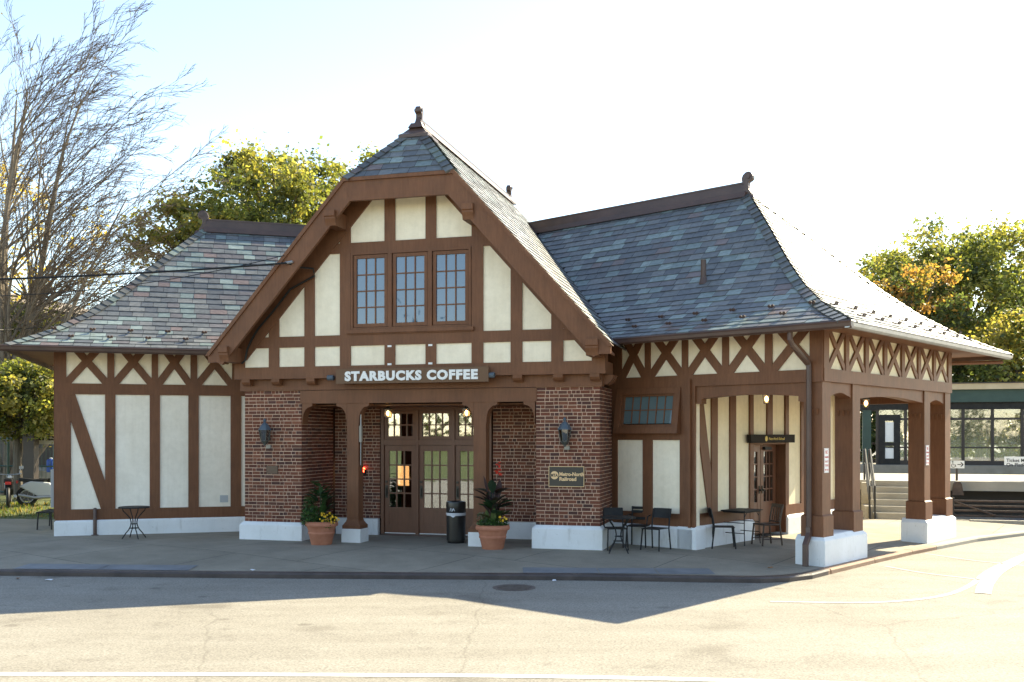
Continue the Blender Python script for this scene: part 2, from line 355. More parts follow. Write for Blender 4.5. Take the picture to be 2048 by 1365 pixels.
# ---- arcade across the entrance
zt = 3.07
uc1a, uc1b = G.U(694), G.U(717); uc2a, uc2b = G.U(947), G.U(972)
bays = [(uL1+.02, uc1a), (uc1b, uc2a), (uc2b, uR0-.02)]
pb('arcade_beam', G, uL1-.02, uR0+.02, zt, ZB-.01, -.30, .025)
def arch_bracket(u, sgn, w=.20, drop=.46, pl=G, ztop=zt, o0=-.25, o1=.012):
    pts = [(u, ztop), (u+sgn*w*1.25, ztop), (u+sgn*w*1.25, ztop-.05), (u+sgn*w*1.05, ztop-.075)]
    for k in range(9):
        a = math.pi/2*k/8
        pts.append((u+sgn*(w*.95*(1-math.sin(a)) + .012), ztop-.075-(drop-.075)*.8*(1-math.cos(a))-.0))
    pts += [(u+sgn*.012, ztop-drop), (u, ztop-drop)]
    pp('arch_bracket', pl, pts, o0, o1)
for a, b_ in bays:
    arch_bracket(a, 1); arch_bracket(b_, -1)
def arcade_post(a, b_):
    col = pb('column', G, a, b_, .47, zt, -.25, .005)
    mid = (a+b_)/2; w = (b_-a)/2
    mb = MB(); 
    rings = [(w+.075, .30), (w+.075, .37), (w+.05, .40), (w+.012, .46), (w+.004, .50)]
    oc = -.1225
    def ring(r, z): return [G.P(mid-r, z, oc+r), G.P(mid+r, z, oc+r), G.P(mid+r, z, oc-r), G.P(mid-r, z, oc-r)]
    vs = [p for r, z in rings for p in ring(r, z)]
    fs = [[i*4+k, i*4+(k+1) % 4, i*4+4+(k+1) % 4, i*4+4+k] for i in range(len(rings)-1) for k in range(4)]+[[3,2,1,0],[16,17,18,19]]
    mb.add(vs, fs); mb.build('column_base', 'brown', col)
    mb = MB(); mb.pbox(G, mid-w-.09, mid+w+.09, -.2, .30, oc-w-.09, oc+w+.09); mb.build('column_plinth', 'plinth', col, bevel=.01)
arcade_post(uc1a, uc1b); arcade_post(uc2a, uc2b)
pb('porch_ceiling', G, uL1, uR0, 3.02, 3.05, -1.7, -.3)
# fascia, corbels and jetty
zj0, zj1 = 3.62, 3.885
pb('fascia_board', G, uL0-.10, uR1+.05, ZB, zj0, -.2, .045)
uJ0, uJ1 = GJ.U(470), GJ.U(1211)
pb('jetty_beam', GJ, uJ0, uJ1, zj0, zj1, -.9, .03)
def corbel(u, pl=G, o=.045, z1=zj0, w=.20, d=.17, h=.14):
    mb = MB(); prof = [(o, z1), (o+d, z1), (o+d, z1-h*.45), (o+d*.82, z1-h*.75), (o+d*.5, z1-h), (o, z1-h)]
    mb.prism([pl.P(u-w/2, z, q) for q, z in prof], [pl.P(u+w/2, z, q) for q, z in prof]); return mb.build('corbel', 'brown', BL)
for px in (494, 553, 623, 697, 786, 868, 960, 1036, 1117, 1190): corbel(G.off(.15).U(px))
SP = side_plane(G, uR1+.05)
for k in range(2):   # two scrolled corbels under the flank of the jetty
    a = []
    for j in range(9):
        t = math.pi/2*j/8; a.append((.0+.20*math.cos(t), zj0-.005-.20*math.sin(t)))
    prof = [(0, zj0-.005)]+a
    u0 = .16+k*.34
    mb = MB(); mb.prism([SP.P(u0, z, q) for q, z in prof], [SP.P(u0+.16, z, q) for q, z in prof]); part('corbel', mb, 'brown')
# ---- gable wall, timbers
GC = GV.P(-3.46, 0).xy                      # centre line of the gable, on the verge plane
ugc = -3.46
SL = 1.12; ZR = 9.23; HWJ = 1.246; ZJH = 7.83; DJ = 1.25
def gz(u): return ZR-SL*abs(u-ugc)          # roof surface height over the gable
hu0, hu1 = GJ.U(702)-.03, GJ.U(944)+.03
mb = MB()
for pts in ([(uJ0+.05, zj1-.02), (hu0, zj1-.02), (hu0, 7.6), (ugc-1.25, 7.6), (uJ0+.05, 4.1)], [(hu1, zj1-.02), (uJ1-.05, zj1-.02), (uJ1-.05, 4.1), (ugc+1.25, 7.6), (hu1, 7.6)],
            [(hu0, zj1-.02), (hu1, zj1-.02), (hu1, 4.5), (hu0, 4.5)], [(hu0, 6.42), (hu1, 6.42), (hu1, 7.6), (hu0, 7.6)]): mb.ppoly(GJ, pts, -.25, 0)
mb.build('plaster_wall', 'stucco', BL)
zr1a, zr1b = 4.315, 4.555                    # rail over the low panels
zr2a, zr2b = 6.345, 6.565                    # rail over the window
def under(u, drop=.62): return min(gz(u)-drop, 7.52)
gposts = [(539,559),(610,630),(681,702),(770,791),(852,873),(944,967),(1022,1045),(1103,1127)]
for i, (a, b_) in enumerate(gposts):
    u0, u1 = GJ.U(a), GJ.U(b_)
    segs = [(zj1, zr1a)]
    zt0, zt1 = under(u0, .45), under(u1, .45)
    if i in (3, 4): segs.append((zr2b, None))
    else: segs.append((zr1b, None))
    for z0, z1 in segs:
        if z1 is None: pp('timber_post', GJ, [(u0, z0), (u1, z0), (u1, zt1), (u0, zt0)], -.02, .035)
        else: pb('timber_post', GJ, u0, u1, z0, z1, -.02, .035)
uend = lambda z: (7.9-z)/SL
pp('timber_rail', GJ, [(uJ0+.1, zr1a), (uJ1-.1, zr1a), (ugc+(ZR-.4-zr1b)/SL, zr1b), (ugc-(ZR-.4-zr1b)/SL, zr1b)], -.02, .031)
uw0, uw1 = GJ.U(681), GJ.U(967)
pp('timber_rail', GJ, [(ugc-(ZR-.45-zr2a)/SL, zr2a), (ugc+(ZR-.45-zr2a)/SL, zr2a), (ugc+(ZR-.45-zr2b)/SL, zr2b), (ugc-(ZR-.45-zr2b)/SL, zr2b)], -.02, .031)
pp('timber_rail', GJ, [(ugc-1.5, 7.47), (ugc+1.5, 7.47), (ugc+1.2, 7.75), (ugc-1.2, 7.75)], -.02, .04)
pb('timber_post', GJ, uJ0, GJ.U(490.5), zj1, 4.32, -.3, .03); pb('timber_post', GJ, GJ.U(1184), uJ1, zj1, 4.32, -.3, .03)
# rafters against the wall, soffits, bargeboards
def along(sgn, za, zb, dn0, dn1, pl, o0, o1, name, m='brown', vertical_end=True):
    """board following the rake; dn = depth below the roof surface, measured square to it"""
    cs = math.sqrt(1+SL*SL)
    def pt(z, dn): return (ugc+sgn*((ZR-z-dn*cs)/SL), z)
    return pp(name, pl, [pt(za, dn0), pt(zb, dn0), pt(zb, dn1), pt(za, dn1)], o0, o1, m)
cs = math.sqrt(1+SL*SL)
for sgn in (-1, 1):
    along(sgn, 4.05, ZJH-.16, .15, .55, GJ, -.02, .05, 'wall_rafter')
    # bargeboard with plumb-cut foot and mitred head
    def at(u, dn): return (ugc+sgn*u, ZR-SL*u-dn*cs)
    ub = 4.485
    top = 7.83-.08
    head_u = HWJ-.02
    ptsb = [at(head_u, .05), at(ub+.02, .05), (ugc+sgn*(ub+.02), 3.98), (ugc+sgn*(ub-.28), 3.98), at((ZR-3.98-.44*cs)/SL-.0, .44)]
    # inner line meets the underside of the head board
    zi = 7.83-.12-.37; ui = (ZR-zi-.44*cs)/SL
    ptsb = [at(head_u, .05), at(ub+.02, .05), (ugc+sgn*(ub+.02), 3.97), (ugc+sgn*(ub-.20), 3.97), (ugc+sgn*(ub-.33), ZR-SL*(ub-.33)-.44*cs), (ugc+sgn*ui, zi), ]
    pp('bargeboard', GV, ptsb, -.08, 0)
    along(sgn, 4.12, 7.83, .0, .075, GV, -.06, .035, 'verge_moulding')
    mb = MB()   # soffit between wall and bargeboard
    q0, q1 = at(1.2, .14), at(4.46, .14); r0, r1 = at(1.2, .17), at(4.46, .17)
    mb.prism([GV.P(*q0, -.08), GV.P(*q1, -.08), GV.P(*q1, -.75), GV.P(*q0, -.75)], [GV.P(*r0, -.08), GV.P(*r1, -.08), GV.P(*r1, -.75), GV.P(*r0, -.75)]); part('soffit', mb, 'brown')
    along(sgn, 4.2, 7.6, .17, .30, GV, -.36, -.24, 'lookout_board')
pp('bargeboard', GV, [(ugc-HWJ-.0, 7.77), (ugc+HWJ, 7.77), (ugc+ui-.002, zi), (ugc-ui+.002, zi)], -.09, -.004)
pb('verge_moulding', GV, ugc-HWJ-.01, ugc+HWJ+.01, 7.755, 7.83, -.06, .04)
pb('soffit', GV, ugc-HWJ, ugc+HWJ, 7.60, 7.63, -.75, -.09)
def gable_bracket(px, zc, wu=.26, hh=.30):
    u = GV.off(.06).U(px); mb = MB()
    o1 = .09; prof = [(-.7, zc+hh/2), (o1, zc+hh/2), (o1, zc+hh*.12), (o1-.03, zc+hh*.06), (o1-.03, zc-hh*.05), (o1-.07, zc-hh*.30), (o1-.09, zc-hh/2), (-.7, zc-hh/2)]
    mb.prism([GV.P(u-wu/2, z, q) for q, z in prof], [GV.P(u+wu/2, z, q) for q, z in prof]); part('gable_bracket', mb, 'brown')
gable_bracket(659, GV.Z(659,437), .24, .32); gable_bracket(934.5, GV.Z(934,424), .24, .32)
gable_bracket(446, GV.Z(446,709), .22, .33); gable_bracket(1183, GV.Z(1183,695), .25, .32)
# ---- upper window: three casements in one frame
def lattice(pl, u0, u1, z0, z1, nx, nz, o, parent, m='door', t=.022, pane='pane', fr=.05, depth=.05):
    """glazed panel: glass, glazing bars and a thin rim, made as pane + glazing_bars of the parent"""
    mb = MB(); mb.pbox(pl, u0, u1, z0, z1, o-.016, o-.008); mb.build('pane', pane, parent)
    mb = MB()
    for i in range(1, nx):
        u = u0+(u1-u0)*i/nx; mb.pbox(pl, u-t/2, u+t/2, z0, z1, o-.03, o+.012)
    for i in range(1, nz):
        z = z0+(z1-z0)*i/nz; mb.pbox(pl, u0, u1, z-t/2, z+t/2, o-.028, o+.009)
    mb.build('glazing_bars', m, parent)
def frame(pl, u0, u1, z0, z1, w, o0, o1, mb, mi=0):
    mb.pbox(pl, u0, u0+w, z0, z1, o0, o1, None, mi); mb.pbox(pl, u1-w, u1, z0, z1, o0, o1, None, mi)
    mb.pbox(pl, u0+w, u1-w, z0, z0+w, o0, o1-.002, None, mi); mb.pbox(pl, u0+w, u1-w, z1-w, z1, o0, o1-.002, None, mi)
zw0, zw1 = zr1b+.10, zr2a-.0
uW0, uW1 = GJ.U(702), GJ.U(944)
mb = MB(); mb.pbox(GJ, uW0-.02, uW1+.02, zw0-.05, zw1, -.07, .002)
win = None
mb = MB(); frame(GJ, uW0+.01, uW1-.01, zw0, zw1, .05, -.06, .045, mb)
wa = uW0+.01; ww = (uW1-uW0-.02)/3
for i in (1, 2): mb.pbox(GJ, wa+ww*i-.045, wa+ww*i+.045, zw0+.05, zw1-.05, -.06, .05)
win = mb.build('window', 'brown', BL)
mb = MB(); mb.pbox(GJ, uW0-.06, uW1+.06, zw0-.075, zw0+.0, -.02, .10); mb.pbox(GJ, uW0-.03, uW1+.03, zr1b, zw0-.075, -.02, .06); mb.build('window_sill', 'brown', win)
for i in range(3):
    a = wa+ww*i+.06; b_ = wa+ww*(i+1)-.06
    mb = MB(); frame(GJ, a, b_, zw0+.06, zw1-.06, .075, -.05, .022, mb); mb.build('sash', 'brown', win)
    lattice(GJ, a+.075, b_-.075, zw0+.135, zw1-.135, 3, 4, 0.0, win, 'brown', .026, 'pane_up')
mb = MB()
for px in (780.5, 862):
    u = GJ.U(px)
    for z in (4.285, 3.895): mb.pbox(GJ, u-.045, u+.045, z-.02, z+.02, .03, .045)
part('vent_tab', mb, 'white')
# ---- entrance doors
zd = 2.13
GD = GR
mb = MB()
for u in (uD0, uD0+.875, uD0+1.77, uD1-.06): mb.pbox(GD, u, u+.075, .03, 3.02, -.08, .04)
for a, b_ in ((uD0+.075, uD0+.875), (uD0+.95, uD0+1.77), (uD0+1.845, uD1-.06)):
    mb.pbox(GD, a, b_, zd, zd+.13, -.08, .035); mb.pbox(GD, a, b_, 2.95, 3.02, -.08, .035)
frm = part('door_frame', mb, 'door')
pb('threshold', GD, uD0, uD1+.02, -.05, .035, -.3, .10, 'brown_dark')
for k, (a, b_) in enumerate(((uD0+.075, uD0+.875), (uD0+.95, uD0+1.77), (uD0+1.845, uD1-.06))):
    a += .006; b_ -= .006
    mb = MB(); ga, gb = a+.11, b_-.11; g0, g1 = .66, zd-.14
    mb.pbox(GD, a, ga, .06, zd-.008, -.06, 0); mb.pbox(GD, gb, b_, .06, zd-.008, -.06, 0)
    mb.pbox(GD, ga, gb, g1, zd-.008, -.06, -.001); mb.pbox(GD, ga, gb, .06, g0, -.06, -.012)
    mb.pbox(GD, ga+.0, gb-.0, .06, .26, -.05, -.001); mb.pbox(GD, ga, gb, g0-.10, g0, -.05, -.001)
    d = part('door', mb, 'door'); lattice(GD, ga, gb, g0, g1, 3, 4, -.02, d, 'door', .03)
    mb = MB(); mb.pbox(GD, a+.02, a+.085, .88, 1.18, 0, .012); mb.pbox(GD, a+.04, a+.06, .93, 1.12, .012, .05); mb.pbox(GD, a+.03, a+.075, 1.24, 1.29, 0, .03); mb.build('handle', 'bronze', d)
    mb = MB(); mb.pbox(GD, a+.01, b_-.01, .042, .06, -.03, .012); mb.build('kick_strip', 'white', d)
    tr = MB(); frame(GD, a, b_, zd+.135, 2.945, .075, -.05, .01, tr); t = part('transom_window', tr, 'door')
    lattice(GD, a+.075, b_-.075, zd+.21, 2.87, 4, 2, -.02, t, 'door', .028)
# dim shop interior seen through the glass
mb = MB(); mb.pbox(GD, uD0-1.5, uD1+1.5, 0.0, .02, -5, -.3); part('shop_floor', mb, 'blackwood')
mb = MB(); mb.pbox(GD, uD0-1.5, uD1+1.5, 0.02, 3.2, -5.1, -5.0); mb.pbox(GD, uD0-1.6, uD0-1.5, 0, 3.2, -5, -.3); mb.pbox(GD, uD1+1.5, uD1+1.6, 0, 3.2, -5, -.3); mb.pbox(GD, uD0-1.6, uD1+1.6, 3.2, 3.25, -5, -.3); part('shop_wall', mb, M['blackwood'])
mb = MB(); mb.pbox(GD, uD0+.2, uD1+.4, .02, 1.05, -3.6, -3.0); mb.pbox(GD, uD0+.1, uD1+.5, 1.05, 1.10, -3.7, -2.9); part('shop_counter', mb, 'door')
GMb = GR.off(-2.7); q = GMb.U(806); z_ = GMb.Z(806,952); mb = MB(); mb.pbox(GMb, q-.17, q+.17, z_-.26, z_+.26, 0, .03); part('menu_board', mb, 'interior')

# ================================================================== wings
def xbay(pl, u0, u1, z0, zc, w, o0, o1, ztop=4.39):
    """St Andrew's cross in a frieze bay; zc = height of the crossing"""
    uc = (u0+u1)/2; s = (zc-z0)/(uc-u0); h = w/2*math.sqrt(1+s*s); hu = h/s
    zt = min(ztop, 2*zc-z0+.3)
    for sg, e in ((1, 0), (-1, .004)):
        a, b_ = (u0, u1) if sg > 0 else (u1, u0)
        ue = a+sg*(zt-z0)/s
        lim = b_
        # band between two parallel lines, cut by the bay
        P = [(a, z0-0), (a+sg*hu, z0), ]
        def line(z, off): return a+sg*((z-z0)/s)+off
        pts = [(line(z0, -sg*hu), z0), (line(z0, sg*hu), z0), (line(zt, sg*hu), zt), (line(zt, -sg*hu), zt)]
        lo, hi = min(u0,u1), max(u0,u1)
        pts = clip(pts, lo, hi)
        pp('cross_brace', pl, pts, o0, o1-e)
def clip(pts, lo, hi):
    for axis_lo in (True, False):
        out = []; n = len(pts); f = (lambda p: p[0]-lo) if axis_lo else (lambda p: hi-p[0])
        for i in range(n):
            p, q = pts[i], pts[(i+1) % n]; a, b_ = f(p), f(q)
            if a >= 0: out.append(p)
            if (a >= 0) != (b_ >= 0):
                t = a/(a-b_); out.append((p[0]+(q[0]-p[0])*t, p[1]+(q[1]-p[1])*t))
        pts = out
    return pts
T = .035
# ---- left wing front
pb('plaster_wall', LW, 0.0, 4.55, .36, 3.45, -.2, 0, 'stucco_pale'); pb('plaster_wall', LW, 0.0, 4.55, 3.45, 4.40, -.2, 0, 'stucco')
plinth(LW, -.02, 4.62, -.2, .385, -.3, .08, .06)
pb('sill_beam', LW, .0, 4.5, .36, .615, -.02, T+.01); pb('timber_rail', LW, .0, 4.55, 3.33, 3.585, -.02, T+.004)
lp = [(118,142),(210.4,231),(299.6,320),(376.7,397.5),(461,482)]
for a, b_ in lp: pb('timber_post', LW, LW.U(a) if a > 120 else 0, LW.U(b_), .615, 3.33, -.02, T)
lf = [(118,132.6),(214.8,228.8),(303.5,316.2),(380.9,394.3),(463.9,484)]
for a, b_ in lf: pb('timber_post', LW, LW.U(a) if a > 120 else 0, LW.U(b_), 3.585, 4.40, -.02, T)
for i in range(4): xbay(LW, LW.U(lf[i][1]), LW.U(lf[i+1][0]), 3.585, 3.585+.53, .17, -.02, T-.004)
zz = lambda px, py: (LW.U(px), LW.Z(px, py))
pp('diagonal_brace', LW, [(LW.U(142), 3.33), (LW.U(150.5), 3.33), zz(211,964), (LW.U(211), .615), (LW.U(202), .615), zz(142,843)], -.02, T-.006)
pb('wall_vent', LW, LW.U(440), LW.U(456), LW.Z(448,1005), LW.Z(448,991), 0, .012, 'greybox')
# left end wall and backs
LE = Plane(LW.P(0,0).x, LW.P(0,0).y, 16.5+90)
pb('plaster_wall', LE, .02, 7.2, -.1, 4.40, .0, .2, 'stucco')
pb('timber_post', LE, 0, .26, .4, 4.40, -.035, .02)
# ---- right wing front
u0 = RF.U(1214)
mb = MB(); wa_, wb_ = RF.U(1237)+.05, RF.U(1364)-.05
mb.pbox(RF, u0-.6, wa_, .40, 4.40, -.2, 0); mb.pbox(RF, wb_, 0.0, .40, 4.40, -.2, 0); mb.pbox(RF, wa_, wb_, .40, 2.44, -.2, 0); mb.pbox(RF, wa_, wb_, 3.34, 4.40, -.2, 0)
mb.build('plaster_wall', 'stucco', BL); mb = MB(); mb.pbox(RF, wa_, wb_, 2.44, 3.34, -.5, -.45); part('window_blind', mb, 'blackwood')
uWc = RF.U(1385)
plinth(RF, u0-.6, .08, -.2, .475, -.3, .08, .06, ends=(0,1))
pb('sill_beam', RF, u0-.5, .03, .45, .715, -.02, T+.01)
for a, b_ in ((1214,1236),(1287,1306),(1361,1386)):
    pb('timber_post', RF, RF.U(a)-(.3 if a == 1214 else 0), RF.U(b_) if b_ < 1380 else .03, .715, 2.27 if a == 1287 else 3.37, -.02, T)
pb('timber_rail', RF, RF.U(1236), RF.U(1361), 2.26, 2.46, -.02, T-.004); 
pb('timber_rail', RF, u0-.5, (WC-RF.o).dot(F)+.02, 3.37, 3.61, -.16, T+.004)
fp = [(1225,1244.7),(1291,1302),(1365,1377),(1445.5,1458.5),(1531,1545.5)]
for a, b_ in fp: pb('timber_post', RF, RF.U(a)-(.15 if a == 1225 else 0), RF.U(b_), 3.61, 4.40, -.02, T)
UCOL = (WC-RF.o).dot(F)       # u of the outer corner
pb('plaster_wall', RF, .0, UCOL-.02, 3.61, 4.40, -.17, 0, 'stucco')
fe = fp+[(1630,1656)]; pb('timber_post', RF, UCOL-.24, UCOL+.02, 3.61, 4.40, -.15, T)
for i in range(5): xbay(RF, RF.U(fe[i][1]), RF.U(fe[i+1][0]), 3.61, 4.10, .17, -.02, T-.004)
# small ticket-office window, its head leaning back
ua, ub = RF.U(1237), RF.U(1364); za, zb = 2.40, 3.37
def tilt(u, z, o): return RF.P(u, z, o+(.15*(1-(z-za)/(zb-za))))
class Tilt(Plane):
    def __init__(s): pass
    def P(s, u, z, o=0.0): return tilt(u, z, o)
TP = Tilt()
mb = MB(); frame(TP, ua, ub, za, zb, .13, -.16, .06, mb); sw = part('window', mb, 'brown')
mb = MB(); frame(TP, ua+.13, ub-.13, za+.13, zb-.12, .06, -.10, .01, mb); mb.build('sash', 'brown', sw)
lattice(TP, ua+.19, ub-.19, za+.21, zb-.18, 6, 2, -.03, sw, 'brown', .02, 'pane_blind')
# front arch of the porch
zA = 3.13
def tudor(pl, a, b_, z1, zs, rise, o0, o1, name='arch_beam', hb=.12):
    """beam with a flat pointed arch cut from its underside, small haunches at the springing"""
    n = 12; pts = [(a, z1), (b_, z1), (b_, zs-.10), (b_-hb, zs-.10), (b_-hb, zs)]
    for k in range(n+1):
        t = k/n; u = b_-hb-(b_-a-2*hb)*t; pts.append((u, zs+rise*(1-abs(2*t-1)**1.6)))
    pts += [(a+hb, zs), (a+hb, zs-.10), (a, zs-.10)]
    # fan the concave outline into vertical slices
    mb = MB(); xs = sorted(set([a, a+hb-1e-4, a+hb, b_-hb, b_-hb+1e-4, b_]+[a+hb+(b_-a-2*hb)*k/n for k in range(n+1)]))
    def low(u):
        if u < a+hb-5e-5 or u > b_-hb+5e-5: return zs-.10
        t = (u-a-hb)/(b_-a-2*hb); return zs+rise*(1-abs(2*t-1)**1.6)
    top = [pl.P(u, z1, o) for o in (o1, o0) for u in xs]; bot = [pl.P(u, low(u), o) for o in (o1, o0) for u in xs]
    k = len(xs); fs = []
    for i in range(k-1):
        fs += [[i, i+1, 2*k+i+1, 2*k+i], [k+i, k+i+1, 3*k+i+1, 3*k+i], [i, i+1, k+i+1, k+i], [2*k+i, 2*k+i+1, 3*k+i+1, 3*k+i]]
    fs += [[0, k, 3*k, 2*k], [k-1, 2*k-1, 4*k-1, 3*k-1]]
    mb.add(top+bot, fs); return part(name, mb, 'brown')
tudor(RF, .03, UCOL-.37, 3.37, zA-.02, .06, -.22, -.02)
# ---- columns of the porch: two pairs at the end, repeated on the platform side
cpos = [0.0, 1.40, 5.43, 6.83]
LEN = 7.2
def porch_column(u):
    w = .37
    c = pb('column', RE, u, u+w, .85, 3.38, -w, 0)
    mb = MB(); mb.pbox(RE, u-.04, u+w+.04, .40, .83, -w-.04, .04); 
    vs = [RE.P(u-.04,.83,.04), RE.P(u+w+.04,.83,.04), RE.P(u+w+.04,.83,-w-.04), RE.P(u-.04,.83,-w-.04)]
    ws = [RE.P(u,.86,0), RE.P(u+w,.86,0), RE.P(u+w,.86,-w), RE.P(u,.86,-w)]; mb.prism(vs, ws); mb.build('column_base', 'brown', c)
    mb = MB()
    for k in range(3):  # three little pegs below the head, street side
        q = side_plane(RE, u, 0)
        a = RE.P(u, 0, -.09-.10*k)
        for (dz, s_) in ((0, .028),):
            mb.prism([RE.P(u-.05, 2.86, -.07-.10*k), RE.P(u-.05, 2.86, -.11-.10*k), RE.P(u, 2.86, -.11-.10*k), RE.P(u, 2.86, -.07-.10*k)],
                     [RE.P(u-.012, 2.74, -.08-.10*k), RE.P(u-.012, 2.74, -.10-.10*k), RE.P(u, 2.74, -.10-.10*k), RE.P(u, 2.74, -.08-.10*k)])
    mb.build('peg', 'brown', c)
    return c
for u in cpos: porch_column(u)
def block(u0_, u1_, z1=.47):
    plinth(RE, u0_, u1_, -.3, z1, -.50, .10, .09, name='column_plinth')
block(-.10, 1.90); block(5.32, 7.32, .45)
# end frieze
pb('plaster_wall', RE, 0.03, LEN, 3.62, 4.40, -.15, -.01, 'stucco_warm')
pb('timber_beam', RE, .0, LEN, 3.38, 3.625, -.20, T+.006)
rp = [(1629,1655),(1688.6,1695.5),(1728,1735),(1765.7,1772),(1801,1807),(1834,1839.5),(1864.6,1869.6),(1894,1900)]
ru = []
for a, b_ in rp:
    a_, b__ = (RE.U(a) if a > 1640 else 0.0), RE.U(b_)
    if b_ == 1900: b__ = LEN
    ru.append((a_, b__)); pb('timber_post', RE, a_, b__, 3.625, 4.40, -.04, T)
for i in range(7): xbay(RE, ru[i][1], ru[i+1][0], 3.625, 4.02, .12, -.03, T-.006)
tudor(RE, cpos[0]+.37, cpos[1], 3.38, 3.10, .09, -.28, -.03, hb=.02)
tudor(RE, cpos[1]+.37, cpos[2], 3.38, 3.10, .09, -.28, -.03, hb=.02)
tudor(RE, cpos[2]+.37, cpos[3], 3.38, 3.10, .09, -.28, -.03, hb=.02)
# platform side of the porch
RB = Plane(RE.P(LEN,0).x, RE.P(LEN,0).y, -41.6)
pb('plaster_wall', RB, -UCOL-1.0, -.02, 3.62, 4.40, .0, .15, 'stucco_warm'); pb('timber_beam', RB, -UCOL-1, 0, 3.38, 3.62, -.02, .2)
pb('arch_beam', RB, -UCOL, -.37, 3.15, 3.38, .02, .22)
pb('timber_beam', RE, .1, LEN, 3.56, 3.60, -UCOL, -.2, 'brown', label=None)   # porch ceiling boards
pb('porch_ceiling', RE, .2, LEN-.2, 3.50, 3.54, -UCOL+.02, -.21)
# ---- wall inside the porch with ticket-hall door
LP = 7.1
ud0, ud1 = PW.U(1504), PW.U(1568)
pb('plaster_wall', PW, .10, ud0-.12, .4, 3.52, -.2, 0, 'stucco_warm'); pb('plaster_wall', PW, ud0-.12, ud1+.12, 2.2, 3.52, -.2, 0, 'stucco_warm'); pb('plaster_wall', PW, ud1+.12, LP, .4, 3.52, -.2, 0, 'stucco_warm')
plinth(PW, .0, ud0-.02, -.2, .475, -.3, .08, .05, ends=(1,1)); plinth(PW, ud1+.02, LP, -.2, .475, -.55, .10, .08)
pb('sill_beam', PW, -.02, ud0-.15, .45, .72, -.02, T); pb('sill_beam', PW, ud1+.15, LP, .45, .70, -.02, T)
for a, b_ in ((1386,1395),(1421,1433),(1458,1469.7),(1600,1609)):
    pb('timber_post', PW, PW.U(a) if a > 1390 else -.03, PW.U(b_), .70, 3.52, -.02, T)
pb('timber_post', PW, PW.U(1532), PW.U(1543), 2.36, 3.52, -.02, T)
pp('diagonal_brace', PW, [(PW.U(1393), 3.52), (PW.U(1400), 3.52), (PW.U(1421.5), PW.Z(1421,952)), (PW.U(1421.5), .72), (PW.U(1415), .72), (PW.U(1393), PW.Z(1393,850))], -.02, T-.006)
pb('door_post', PW, ud0-.16, ud0, .05, 3.52, -.3, T+.01); pb('door_post', PW, ud1, ud1+.17, .05, 3.52, -.55, T+.01)
pb('door_head', PW, ud0, ud1, 2.15, 2.36, -.3, T)
pd = PW.off(-.20)
um = (ud0+ud1)/2+.0
for k, (a, b_) in enumerate(((ud0+.02, um-.01), (um+.01, ud1-.02))):
    mb = MB(); ga, gb = a+.14, b_-.14; g0, g1 = .80, 1.98
    mb.pbox(pd, a, ga, .05, 2.14, -.05, 0); mb.pbox(pd, gb, b_, .05, 2.14, -.05, 0); mb.pbox(pd, ga, gb, g1, 2.14, -.05, 0); mb.pbox(pd, ga, gb, .05, g0, -.05, -.004)
    d = part('door', mb, 'door'); lattice(pd, ga, gb, g0, g1, 3, 4, -.02, d, 'door', .03)
    mb = MB(); q = b_-.06 if k == 0 else a+.06; mb.pbox(pd, q-.02, q+.02, 1.0, 1.18, 0, .02); mb.pbox(pd, q-.015, q+.015, 1.06, 1.10, .02, .07); mb.build('handle', 'bronze', d)
pb('door_closer', pd, um+.10, um+.42, 2.02, 2.09, 0, .07, 'black')
mb = MB(); mb.pbox(pd, ud0-.2, ud1+.2, 0, 2.3, -1.9, -1.8); part('hall_wall', mb, 'blackwood')
# wing backs, so that no daylight leaks through the roofs
LBk = Plane(LE.P(7.2,0).x, LE.P(7.2,0).y, 16.5)
pb('plaster_wall', LBk, 0, 9, 0, 4.2, -.2, 0, 'stucco'); pb('plaster_wall', RB, -12, -UCOL, 0, 4.2, -.0, .2, 'stucco')
pb('plaster_wall', G, uL0+.12, uL0+.3, 0, 4.5, -9, -1.65, 'stucco'); pb('plaster_wall', G, uR1-.3, uR1-.12, 0, 4.5, -9, -1.95, 'stucco'); pb('plaster_wall', G, uL0+.3, uR1-.3, 0, 7.3, -9, -8.8, 'stucco'); pb('porch_ceiling', G, uL0+.3, uR1-.3, 4.45, 4.5, -8.8, -.1)
pb('porch_ceiling', LW, -.1, 6, 4.0, 4.03, -7, -.21); pb('porch_ceiling', RF, -6.0, .0, 4.0, 4.03, -7, -.21)

